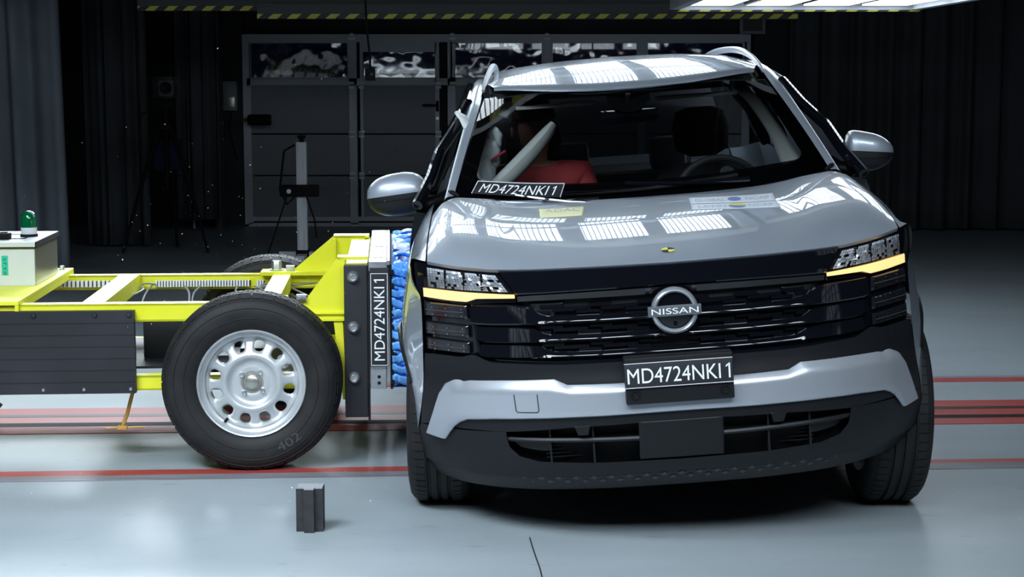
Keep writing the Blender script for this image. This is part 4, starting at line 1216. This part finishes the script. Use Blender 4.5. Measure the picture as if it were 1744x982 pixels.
cb('tailgate', loft3(MB(), [(-.77, 4.30, .40), (0, 4.40, .40), (.77, 4.30, .40)], [(-.72, 4.25, 1.10), (0, 4.34, 1.10), (.72, 4.25, 1.10)], 24, 8, (0, .05, 0)), M_paint)
cb('rear_bumper', loft3(MB(), [(-.78, 4.25, .22), (0, 4.38, .22), (.78, 4.25, .22)], [(-.80, 4.30, .52), (0, 4.46, .52), (.80, 4.30, .52)], 24, 6, (0, .03, 0)), M_matte)
cb('rear_window', loft3(MB(), [(-.72, 4.25, 1.10), (0, 4.34, 1.10), (.72, 4.25, 1.10)], [(-.58, 3.92, 1.53), (0, 4.0, 1.56), (.58, 3.92, 1.53)], 20, 8, (0, .03, .0)), M_tint)

# windscreen
WB = [(0, .935, 1.098), (.2, .945, 1.103), (.44, .985, 1.118), (.62, 1.06, 1.138), (.722, 1.12, 1.150)]
WT = [(0, 1.655, 1.512), (.2, 1.668, 1.513), (.4, 1.715, 1.513), (.50, 1.76, 1.511), (.588, 1.80, 1.503)]
wb, wt = sym(WB), sym(WT)
wb = resample(chaikin(wb, 2), [i / 60 for i in range(61)]); wt = resample(chaikin(wt, 2), [i / 60 for i in range(61)])
def WS(u, v, off=0.):
    f = u * 60; i = min(int(f), 59); t_ = f - i
    b, tp_ = V3lerp(wb[i], wb[i + 1], t_), V3lerp(wt[i], wt[i + 1], t_)
    p = V3lerp(b, tp_, v); s_ = math.sin(PI * v) * .012
    n_ = Vector((0, -.5, .86))
    return tuple(Vector(p) + n_ * (s_ + off))
cb('windscreen', MB().grid([[WS(i / 60, j / 24) for i in range(61)] for j in range(25)]), M_glass, angle=80)
def rrect(u0, u1, v0, v1, ru, rv, n=10):
    P = []
    for cu, cv, a0 in ((u1 - ru, v1 - rv, 0), (u0 + ru, v1 - rv, 90), (u0 + ru, v0 + rv, 180), (u1 - ru, v0 + rv, 270)):
        for k in range(n + 1):
            a = rad(a0 + 90 * k / n); P.append((cu + ru * math.cos(a), cv + rv * math.sin(a)))
    out = []
    for a, b in zip(P, P[1:] + P[:1]):
        for k in range(4): out.append((lerp(a[0], b[0], k / 4), lerp(a[1], b[1], k / 4)))
    return out
inn = rrect(.052, .948, .145, .925, .035, .07); ou = rrect(-.004, 1.004, -.004, 1.004, .004, .004)
ou = [(min(max(u, 0), 1), min(max(v, 0), 1)) for u, v in ou]
rws = []
for k in range(5):
    rws.append([WS(lerp(o_[0], i_[0], k / 4), lerp(o_[1], i_[1], k / 4), -.003) for o_, i_ in zip(ou, inn)])
cb('windscreen_border', MB().grid(rws, wrap=True), M_frit, angle=80)
# camera housing and mirror behind the glass
cb('sensor_housing', MB().grid([[WS(lerp(.43, .57, i / 8) if j < 5 else lerp(.45, .55, i / 8), lerp(.99, .80, j / 6), -.008 - .02 * math.sin(PI * i / 8)) for i in range(9)] for j in range(7)]), M_dark, angle=60)
rvm = cb('rear_view_mirror', MB().rbox(-.12, .12, 1.585, 1.615, 1.365, 1.425, .014), M_gloss)
MB().tube([(0, 1.60, 1.42), (0, 1.605, 1.455), (0, 1.60, 1.485)], .012, 8).build('mirror_stem', M_dark, rvm)
# cowl trim below the glass, wipers
cw = []
for dy, dz in ((-.055, .008), (-.02, .0), (.0, .004), (.02, .012)):
    cw.append([(p[0], p[1] + dy, p[2] + dz - .012) for p in wb])
cb('cowl_trim', MB().grid(cw), M_matte, angle=60)
def wiper(xa, xb, pivot, name='wiper', dv=0.):
    w = cb(name, MB().tube([tuple(Vector(WS(.5 + x / 1.38, dv + lerp(.035, .075, t_), .016))) for t_, x in [(i / 10, lerp(xa, xb, i / 10)) for i in range(11)]], .006, 8), M_dark)
    MB().tube([tuple(Vector(WS(.5 + x / 1.38, dv + lerp(.01, .085, t_), .028))) for t_, x in [(i / 10, lerp(pivot, xb * .35 + xa * .65, i / 10)) for i in range(11)]], [.011] * 4 + [.008] * 7, 8).build('wiper_arm', M_gloss, w)
    MB().tube([tuple(Vector(WS(.5 + x / 1.38, dv + lerp(.03, .082, t_), .024))) for t_, x in [(i / 10, lerp(xa, xb, i / 10)) for i in range(11)]], .0035, 6).build('blade_spine', M_chrome, w)
    return w
wiper(-.28, .33, .36); wiper(-.60, -.16, -.12, 'wiper', -.09)
# test number strip behind the glass, bottom left
lb_ = cb('windscreen_label', MB().grid([[WS(lerp(.052, .288, i / 12) + .010 * (j / 4), lerp(.03, .135, j / 4), .0035) for i in range(13)] for j in range(5)]), M_panelblack)
def wl(u, v): return WS(lerp(.052, .288, u) + .010 * v, lerp(.03, .135, v), .0048)
for a, b in (((0, 0), (0, 1)), ((0, 1), (1, 1)), ((1, 1), (1, 0))):
    MB().tube([wl(lerp(a[0], b[0], i / 8), lerp(a[1], b[1], i / 8)) for i in range(9)], .0016, 6).build('white_border', M_white, lb_)
vs, fs = fit_text('MD4724NKI1', 1, 1, shear=.12)
MB().add([wl(.5 + u * .86, .47 + v * .70) for u, v in vs], fs).build('lettering', M_white, lb_, smooth=False)

# roof
_rz = pchip([1.62, 1.66, 1.8, 2.0, 2.3, 2.6, 2.9, 3.4, 3.9, 4.1], [1.502, 1.518, 1.566, 1.606, 1.634, 1.645, 1.645, 1.630, 1.585, 1.55])
_re = pchip([0, .25, .42, .52, .58, .62, .655], [0, .006, .018, .032, .052, .078, .115])
G = []
for j in range(41):
    row = []
    for i in range(49):
        u = -1 + 2 * i / 48
        x = u * (.60 if j > 4 else lerp(.545, .60, j / 4))
        y0 = 1.648 + .15 * (x / .545) ** 2
        y = lerp(y0, 4.05, j / 40)
        row.append((x, y, _rz(y) - _re(abs(x)) * min(1, .55 + j / 14)))
    G.append(row)
lipr = [(p[0], p[1] - .004, p[2] - .012) for p in G[0]]
cb('roof', MB().grid([lipr] + G), M_paint, angle=60)
for s in (1, -1):
    # a-pillar skin running from the fender up and along the roof side
    inn_ = [(s * .720, 1.115, 1.150), (s * .684, 1.32, 1.265), (s * .636, 1.57, 1.400), (s * .596, 1.79, 1.506), (s * .600, 2.0, 1.554), (s * .598, 2.4, 1.588), (s * .60, 3.2, 1.585), (s * .60, 3.9, 1.53)]
    out_ = [(s * .765, 1.10, 1.118), (s * .725, 1.33, 1.25), (s * .680, 1.60, 1.395), (s * .655, 1.80, 1.492), (s * .648, 2.0, 1.528), (s * .645, 2.4, 1.555), (s * .645, 3.2, 1.555), (s * .645, 3.9, 1.50)]
    cb('a_pillar', loft3(MB(), inn_, out_, 40, 6, (s * .008, -.006, .012)), M_paint, angle=60)
    rr = [(s * .592, 1.86, 1.535), (s * .582, 1.93, 1.572), (s * .565, 2.05, 1.606), (s * .552, 2.25, 1.630), (s * .548, 2.6, 1.640), (s * .546, 3.2, 1.636), (s * .546, 3.7, 1.610), (s * .55, 3.95, 1.56)]
    rr = resample(chaikin(rr, 2), [i / 30 for i in range(31)])
    cb('roof_rail', MB().tube(rr, [.008 + .007 * math.sin(PI * min(1, i / 8) / 2) for i in range(31)], 10), M_trimsilver)
    cb('roof_ditch', MB().tube(resample(chaikin([(s * .556, 1.80, 1.515), (s * .562, 2.0, 1.562), (s * .568, 2.5, 1.594), (s * .57, 3.9, 1.535)], 2), [i / 24 for i in range(25)]), .008, 6), M_dark)
    cb('hood_hinge_cover', MB().tube([(s * .700, 1.10, 1.15), (s * .725, 1.12, 1.165), (s * .745, 1.16, 1.165)], [.006, .009, .006], 8), M_dark)

# door mirrors
def mirror(name, c, hw, hh, dep, tilt, s, split, foot, nin=9., nout=2.4, tap=.34, e=.68):
    # c centre; cap (silver) above, black lower shell, arm to the door
    root = empty(name, c, (0, tilt, 0)); root.parent = car
    def shell(a0, a1, grow=0.):
        G = []
        for i in range(25):
            t_ = -1 + 2 * i / 24
            ext = (1 - abs(t_) ** (nin if t_ * s < 0 else nout)) ** .5
            k = 1 - tap * ((t_ * s + 1) / 2) ** 1.5      # lower height outboard
            row = []
            for j in range(25):
                a = rad(lerp(a0, a1, j / 24)); ca, sa_ = math.cos(a), math.sin(a)
                yy = math.copysign(abs(ca) ** e, ca) * (dep + grow) * ext
                zz = math.copysign(abs(sa_) ** e, sa_) * (hh + grow) * ext * k
                row.append((t_ * (hw + grow), yy, zz + .010 * (t_ * s) * 0))
            G.append(row)
        return MB().grid(G)
    shell(-split, 180 + split).build('mirror_cap', M_paint, root, angle=60)
    shell(180 + split, 360 - split, -.002).build('mirror_shell', M_matte, root, angle=60)
    # thin seam band
    shell(180 + split - 6, 180 + split + 4, .0015).build('mirror_seam', M_matte, root, angle=60)
    MB().tube(foot, [.03, .034, .03, .04], 12).build('mirror_arm', M_matte, root)
    return root
mirror('door_mirror', (-.958, 1.45, 1.150), .126, .088,   .075, rad(-4), -1, 4, [(.06, .02, -.05), (.12, .0, -.06), (.16, .02, -.05), (.22, .06, -.04)], 3.4, 2.6, .06, .85)
mirror('door_mirror', (.938, 1.45, 1.186), .100, .088, .070, rad(6), 1, 5, [(-.05, .02, -.06), (-.08, .02, -.075), (-.11, .03, -.07), (-.14, .06, -.06)])

# wheels (they stay square on the floor while the body leans)
def W2L(p):
    x, y, z = p[0] - TX, p[1] - TY, p[2]; c, s_ = math.cos(ROLL), math.sin(ROLL)
    return (x * c + z * s_, y, -x * s_ + z * c)
def car_wheel(wx, wy):
    w = empty('wheel', W2L((wx, TY + wy, WR)), (0, ROLL, 0)); w.parent = car
    R = WR; hwid = .108
    prof = [(.235, -.10), (.25, -.108), (.29, -.112), (.32, -.106), (.334, -.095), (.342, -.078), (.345, -.05)]
    for yc in (-.035, 0.0, .035):
        prof += [(R, yc - .007), (R - .009, yc - .005), (R - .009, yc + .005), (R, yc + .007)]
    prof += [(.345, .05), (.342, .078), (.334, .095), (.32, .106), (.29, .112), (.25, .108), (.235, .10)]
    ty = MB().lathe(prof, axis='x', n=96).build('tyre', M_rubber, w, angle=40)
    for sg in (-1, 1):
        lug = MB()
        for k in range(64):
            a0 = 2 * PI * k / 64; a1 = a0 + 2 * PI / 64 * .84
            P = [(sg * xx, r * math.cos(a), r * math.sin(a)) for a in (a0, a1) for xx, r in ((.048, R - .004), (.048, R + .003), (.079, R), (.093, R - .010), (.088, R - .018))]
            lug.add(P, [(0, 1, 6, 5), (1, 2, 7, 6), (2, 3, 8, 7), (3, 4, 9, 8), (0, 4, 3, 2, 1), (5, 6, 7, 8, 9)])
        lug.build('tread', M_rubber, ty, smooth=False)
    sgn = 1 if wx > TX else -1
    rim = MB().lathe([(.236, -.10), (.238, .10), (.225, .105), (.215, .09), (.21, -.09), (.236, -.10)], axis='x', n=64).build('rim', M_wheel, w)
    sp = MB()
    for k in range(5):
        a = 2 * PI * k / 5
        for da in (-.16, .16):
            p0 = (sgn * .075, .05 * math.cos(a), .05 * math.sin(a)); p1 = (sgn * .09, .222 * math.cos(a + da), .222 * math.sin(a + da))
            sp.tube([p0, V3lerp(p0, p1, .5), p1], [.022, .017, .02], 8)
    sp.lathe([(0, sgn * .085), (.04, sgn * .085), (.06, sgn * .07), (.06, 0), (0, 0)], axis='x', n=24)
    sp.build('spokes', M_wheel, w)
    MB().lathe([(.05, -.02), (.15, -.02), (.15, .0), (.05, .0)], axis='x', n=32, closed=True).build('brake_disc', M_steel, w)
    return w
car_wheel(TX + .795, WY); car_wheel(TX - .838, WY); car_wheel(TX + .795, 3.42); car_wheel(TX - .838, 3.42)

# body floor, engine block, cabin
cb('underbody', MB().rbox(-.60, .60, .42, 4.2, .24, .30, .01).rbox(-.58, .58, .22, 1.05, .30, .90, .03).rbox(-.80, .80, 1.25, 3.0, .22, .30, .01), M_dark)
cb('bulkhead', MB().b2(-.82, .82, 1.20, 1.24, .30, 1.06), M_dark, smooth=False)
cb('lower_arm', MB().cyl((-.6, .8, .26), (-.72, .8, .27), .03).cyl((.6, .8, .29), (.68, .8, .31), .03), M_dark)
dash = []
for y, z, hw_ in ((1.14, 1.085, .70), (1.25, 1.10, .74), (1.42, 1.105, .78), (1.52, 1.085, .80), (1.56, 1.03, .80), (1.55, .90, .80), (1.50, .75, .80)):
    dash.append([(lerp(-hw_, hw_, i / 24), y, z + (.025 * math.exp(-((lerp(-hw_, hw_, i / 24) - .37) / .16) ** 2) if 1.3 < y < 1.56 else 0)) for i in range(25)])
cb('dashboard', MB().grid(dash), M_seat, angle=60)
cb('centre_screen', MB().rbox(-.13, .13, 1.49, 1.515, 1.01, 1.105, .006), M_gloss)
stw = MB(); ctr = Vector((.37, 1.72, 1.02)); rot = Matrix.Rotation(rad(-26), 3, 'X')
stw.tube([tuple(ctr + rot @ Vector((.185 * math.cos(2 * PI * k / 48), 0, .185 * math.sin(2 * PI * k / 48)))) for k in range(48)], .015, 10, closed=True)
swo = cb('steering_wheel', stw, mat('wheel_leather', (.035, .036, .04), .4))
mb = MB()
for a in (180, 0, 270):
    mb.tube([tuple(ctr), tuple(ctr + rot @ Vector((.18 * math.cos(rad(a)), .0, .18 * math.sin(rad(a)))))], [.03, .016], 8)
mb.cyl(tuple(ctr), tuple(ctr + rot @ Vector((0, -.28, 0))), .03)
mb.build('wheel_hub', M_seat, swo)
def seat(x, headm):
    r = empty('seat', (x, 2.05, .30)); r.parent = car
    def pad(pts, w, th):
        mb = MB(); G = []
        for (y, z), ww in zip(pts, w):
            row = []
            for k in range(20):
                a = 2 * PI * k / 20; ca, sa_ = math.cos(a), math.sin(a)
                row.append((math.copysign(abs(ca) ** .6, ca) * ww, y + math.copysign(abs(sa_) ** .7, sa_) * th, z))
            G.append(row)
        mb.grid(G, wrap=True)
        mb.add(G[0], [tuple(range(20))]); mb.add(G[-1], [tuple(range(20))])
        return mb
    MB().rbox(-.26, .26, -.30, .26, .08, .24, .05).build('seat_cushion', M_seat, r)
    pad([(.16, .2), (.19, .3), (.24, .5), (.30, .7), (.34, .80), (.35, .84)], [.22, .25, .26, .25, .20, .12], .07).build('seat_back', M_seat, r, angle=60)
    pad([(.33, .87), (.335, .90), (.35, 1.0), (.36, 1.07), (.362, 1.09)], [.06, .12, .13, .11, .06], .045).build('headrest', headm, r, angle=60)
    MB().cyl((-.06, .345, .80), (-.06, .345, .90), .008).cyl((.06, .345, .80), (.06, .345, .90), .008).build('headrest_post', M_chrome, r)
    return r
seat(.37, M_seat); seat(-.39, M_seat)
rs = cb('rear_seat', MB().rbox(-.62, .62, 2.75, 3.15, .36, .55, .05).rbox(-.62, .62, 3.08, 3.25, .5, 1.08, .05), M_seat)
for x in (-.20, .28):
    MB().rbox(x - .09, x + .09, 3.12, 3.22, 1.07, 1.24, .04).build('headrest', M_stickgrey if False else M_seatgrey, rs)
cb('cargo_cover', MB().rbox(-.66, .66, 3.24, 4.22, 1.03, 1.06, .008).rbox(-.7, .7, 3.1, 4.2, .30, .36, .01), M_seat)
cb('headliner', MB().grid([[(lerp(-.56, .56, i / 12), lerp(1.76, 3.9, j / 12), _rz(lerp(1.76, 3.9, j / 12)) - .045 - _re(abs(lerp(-.56, .56, i / 12)))) for i in range(13)] for j in range(13)]), M_seatgrey)
for s in (1, -1):
    cb('pillar_trim', loft3(MB(), [(s * .640, 1.22, 1.165), (s * .60, 1.45, 1.29), (s * .545, 1.72, 1.435), (s * .50, 1.80, 1.480)] if s > 0 else [(s * .545, 1.72, 1.435), (s * .50, 1.80, 1.480), (s * .45, 1.80, 1.485)], [(s * .560, 1.26, 1.165), (s * .545, 1.47, 1.29), (s * .495, 1.74, 1.425), (s * .45, 1.82, 1.47)] if s > 0 else [(s * .50, 1.74, 1.41), (s * .47, 1.80, 1.455), (s * .42, 1.80, 1.47)], 16, 4), M_trimgrey, thick=.01)
    cb('sun_visor', MB().rbox(min(s * .13, s * .46), max(s * .13, s * .46), 1.72, 1.86, 1.446, 1.462, .006), M_trimgrey)
# torn-off pillar trim lying diagonally behind the glass
A3 = [(-.635, 1.34, 1.135), (-.56, 1.42, 1.185), (-.46, 1.50, 1.27), (-.36, 1.56, 1.355), (-.315, 1.58, 1.385)]
B3 = [(-.60, 1.36, 1.115), (-.50, 1.45, 1.165), (-.40, 1.53, 1.25), (-.33, 1.58, 1.33), (-.31, 1.59, 1.38)]
cb('loose_trim', loft3(MB(), A3, B3, 24, 5, (0, -.02, .004)), M_trimgrey, thick=.012)
# deployed curtain airbag on the struck side
G = []
for j in range(17):
    row = []
    for i in range(41):
        u, v = i / 40, j / 16
        y = 1.55 + 1.6 * u; z = 1.06 + .40 * v
        puff = .05 * abs(math.sin(u * 7 * PI)) ** .6 * math.sin(PI * v) ** .5 + .03 * noise.noise(Vector((u * 9, v * 4, 0)))
        row.append((-.70 + .16 * v * 0 + .07 * math.sin(PI * v) + puff, y, z))
    G.append(row)
cb('curtain_airbag', MB().grid(G), M_airbag, angle=80, thick=.01)
mb = MB()
for k, (x, y, z, r) in enumerate(((-.60, 1.52, 1.20, .05), (-.57, 1.55, 1.28, .045), (-.61, 1.50, 1.13, .045), (-.55, 1.60, 1.34, .035))):
    G = []
    for j in range(13):
        row = []
        for i in range(20):
            a, b = 2 * PI * i / 20, PI * j / 12
            q = r * (1 + .25 * noise.noise(Vector((math.cos(a) * 2 + k, math.sin(a) * 2, b * 2))))
            row.append((x + q * math.sin(b) * math.cos(a) * .8, y + q * math.sin(b) * math.sin(a) * .7, z + q * 1.3 * math.cos(b)))
        G.append(row)
    mb.grid(G, wrap=True)
cb('airbag_fold', mb, M_airbag, angle=80)
cb('airbag_tether', MB().tube([(-.575, 1.50, 1.255), (-.545, 1.50, 1.275), (-.515, 1.52, 1.29)], .006, 6), M_red)

# ------------------------------------------------------------------ the seated crash-test dummy
def skin(name, verts, edges, m, parent=None, sub=2, root=0):
    me = bpy.data.meshes.new(name); me.from_pydata([v[:3] for v in verts], edges, [])
    o = bpy.data.objects.new(name, me); COL.objects.link(o)
    md = o.modifiers.new('skin', 'SKIN'); md.use_smooth_shade = True
    if not me.skin_vertices: me.skin_vertices.new(name='')
    for i, v in enumerate(verts):
        r = v[3]; me.skin_vertices[0].data[i].radius = (r, v[4] if len(v) > 4 else r)
        me.skin_vertices[0].data[i].use_root = (i == root)
    sb_ = o.modifiers.new('sub', 'SUBSURF'); sb_.levels = sub; sb_.render_levels = sub
    dg = bpy.context.evaluated_depsgraph_get(); dg.update()
    me2 = bpy.data.meshes.new_from_object(o.evaluated_get(dg))
    bpy.data.objects.remove(o); bpy.data.meshes.remove(me)
    me2.materials.clear(); me2.materials.append(m); me2.name = name
    o = bpy.data.objects.new(name, me2); COL.objects.link(o)
    if parent: o.parent = parent
    me2.shade_smooth()
    return o
def L2W(p):
    c, s_ = math.cos(ROLL), math.sin(ROLL); x, y, z = p
    return Vector((TX + x * c - z * s_, TY + y, x * s_ + z * c))
dm = empty('crash_test_dummy', L2W((-.385, 2.10, .60)), (0, -ROLL, 0))
tag(dm, 'red-topped dummy seated behind the windscreen, face hidden by loose trim', 'dummy')
V = [(0, 0, .03, .13, .11), (0, .02, .20, .12, .09), (0, .06, .40, .14, .095), (0, .07, .53, .13, .075), (0, .05, .60, .05), (0, .03, .645, .055), (0, .0, .71, .078, .092), (0, .0, .80, .08, .098), (0, .01, .865, .055, .07)]
E_ = [(i, i + 1) for i in range(8)]
for s in (1, -1):
    b = len(V); V += [(s * .10, 0, .05, .085), (s * .13, -.42, .16, .062), (s * .12, -.66, -.14, .045), (s * .12, -.70, -.20, .04), (s * .12, -.82, -.22, .032)]
    E_ += [(0, b), (b, b + 1), (b + 1, b + 2), (b + 2, b + 3), (b + 3, b + 4)]
    b = len(V); V += [(s * .19, .07, .53, .055), (s * .25, .0, .28, .042), (s * .20, -.20, .16, .032), (s * .17, -.27, .155, .026), (s * .165, -.33, .155, .024)]
    E_ += [(3, b), (b, b + 1), (b + 1, b + 2), (b + 2, b + 3), (b + 3, b + 4)]
    w = b + 4
    for q, (dx, dy, l_) in enumerate(((-.026, -.04, .03), (-.009, -.05, .034), (.009, -.047, .032), (.026, -.038, .026))):
        k = len(V); V += [(V[w][0] + dx * .7, V[w][1] + dy * .5, .155, .009), (V[w][0] + dx, V[w][1] + dy - l_ * .6, .148, .008), (V[w][0] + dx, V[w][1] + dy - l_ * 1.1, .135, .007)]
        E_ += [(w, k), (k, k + 1), (k + 1, k + 2)]
    k = len(V); V += [(V[w][0] - s * .035, V[w][1] + .015, .15, .009), (V[w][0] - s * .05, V[w][1] - .02, .145, .008)]
    E_ += [(b + 3, k), (k, k + 1)]
body = skin('body', V, E_, M_skin, dm)
for v in body.data.vertices:       # face: nose, brow, chin, eye hollows
    p = v.co
    if p.z > .62 and p.y < 0:
        p.y -= .022 * math.exp(-((p.x / .013) ** 2 + ((p.z - .735) / .022) ** 2))
        p.y += .010 * sum(math.exp(-(((p.x - s * .033) / .014) ** 2 + ((p.z - .765) / .012) ** 2)) for s in (1, -1))
        p.y -= .008 * math.exp(-((p.x / .03) ** 2 + ((p.z - .675) / .014) ** 2))
        p.y += .004 * math.exp(-((p.x / .03) ** 2 + ((p.z - .695) / .006) ** 2))
VS = [(0, .0, .10, .145, .125), (0, .02, .22, .137, .11), (0, .06, .40, .17, .125), (0, .07, .545, .165, .10), (0, .06, .59, .085, .075)]
ES = [(0, 1), (1, 2), (2, 3), (3, 4)]
for s in (1, -1):
    b = len(VS); VS += [(s * .19, .07, .535, .082), (s * .245, .01, .32, .06), (s * .25, -.01, .28, .058)]
    ES += [(3, b), (b, b + 1), (b + 1, b + 2)]
skin('red_top', VS, ES, M_red, dm)
# cap over the skull
cap = []
for j in range(9):
    b = rad(10 + 85 * j / 8)
    cap.append([(.096 * math.sin(b) * math.cos(2 * PI * i / 28), .01 + .112 * math.sin(b) * math.sin(2 * PI * i / 28) + .0, .80 + .108 * math.cos(b)) for i in range(28)])
MB().grid(cap, wrap=True).build('cap', M_hat, dm, angle=80, thick=.004)
for s in (1, -1):
    MB().lathe([(0, -.0), (.02, -.004), (.024, -.01), (.018, -.016)], (0, 0, 0), 'x', 16).build('ear', M_skin, dm).location = (s * .088, .01, .745)
MB().rbox(-.10, -.02, -.070, -.062, .45, .485, .003).build('chest_badge', M_sticker, dm)
bt = MB()
Pb = [(.23, .12, .52), (.12, -.02, .50), (.0, -.09, .36), (-.14, -.12, .18), (-.2, -.06, .08)]
Pb = resample(chaikin(Pb, 2), [i / 24 for i in range(25)])
bt.grid([[(p[0] + d * .012, p[1] - .012, p[2] + d * .020) for p in Pb] for d in (-1, 1)])
cb('seat_belt', MB().grid([[(p[0] - .385 + d * .012, p[1] + 2.12 - .02, p[2] + .55 + d * .020) for p in Pb] for d in (-1, 1)]), M_dark, thick=.002)

# ------------------------------------------------------------------ flying glass chips
mb = MB(); rnd = random.Random(5)
def chip(p, r):
    a = [Vector((rnd.uniform(-1, 1), rnd.uniform(-1, 1), rnd.uniform(-1, 1))).normalized() * r for _ in range(4)]
    mb.add([tuple(p + q) for q in a], [(0, 1, 2), (0, 1, 3), (0, 2, 3), (1, 2, 3)])
for k in range(230):
    Y = rnd.uniform(6.4, 9.0); px, py = rnd.gauss(420, 170), rnd.gauss(360, 130)
    if not (20 < px < 680 and 60 < py < 640): continue
    chip(atY(px, py, Y), rnd.choice((.0012, .0016, .0022, .003)))
for k in range(150):
    px, py = rnd.uniform(30, 690), rnd.uniform(600, 860)
    p = atZ(px, py, .003)
    if p.y > 9: continue
    chip(p, rnd.choice((.0015, .002, .003)))
for k in range(60):
    px, py = rnd.uniform(1570, 1740), rnd.uniform(560, 900); chip(atZ(px, py, .003), rnd.choice((.0015, .002, .003)))
o = mb.build('glass_chips', M_shard, smooth=False, merge=False)
tag(o, 'tiny bright glass chips scattered in the air and over the floor', 'glass chips', kind='stuff')
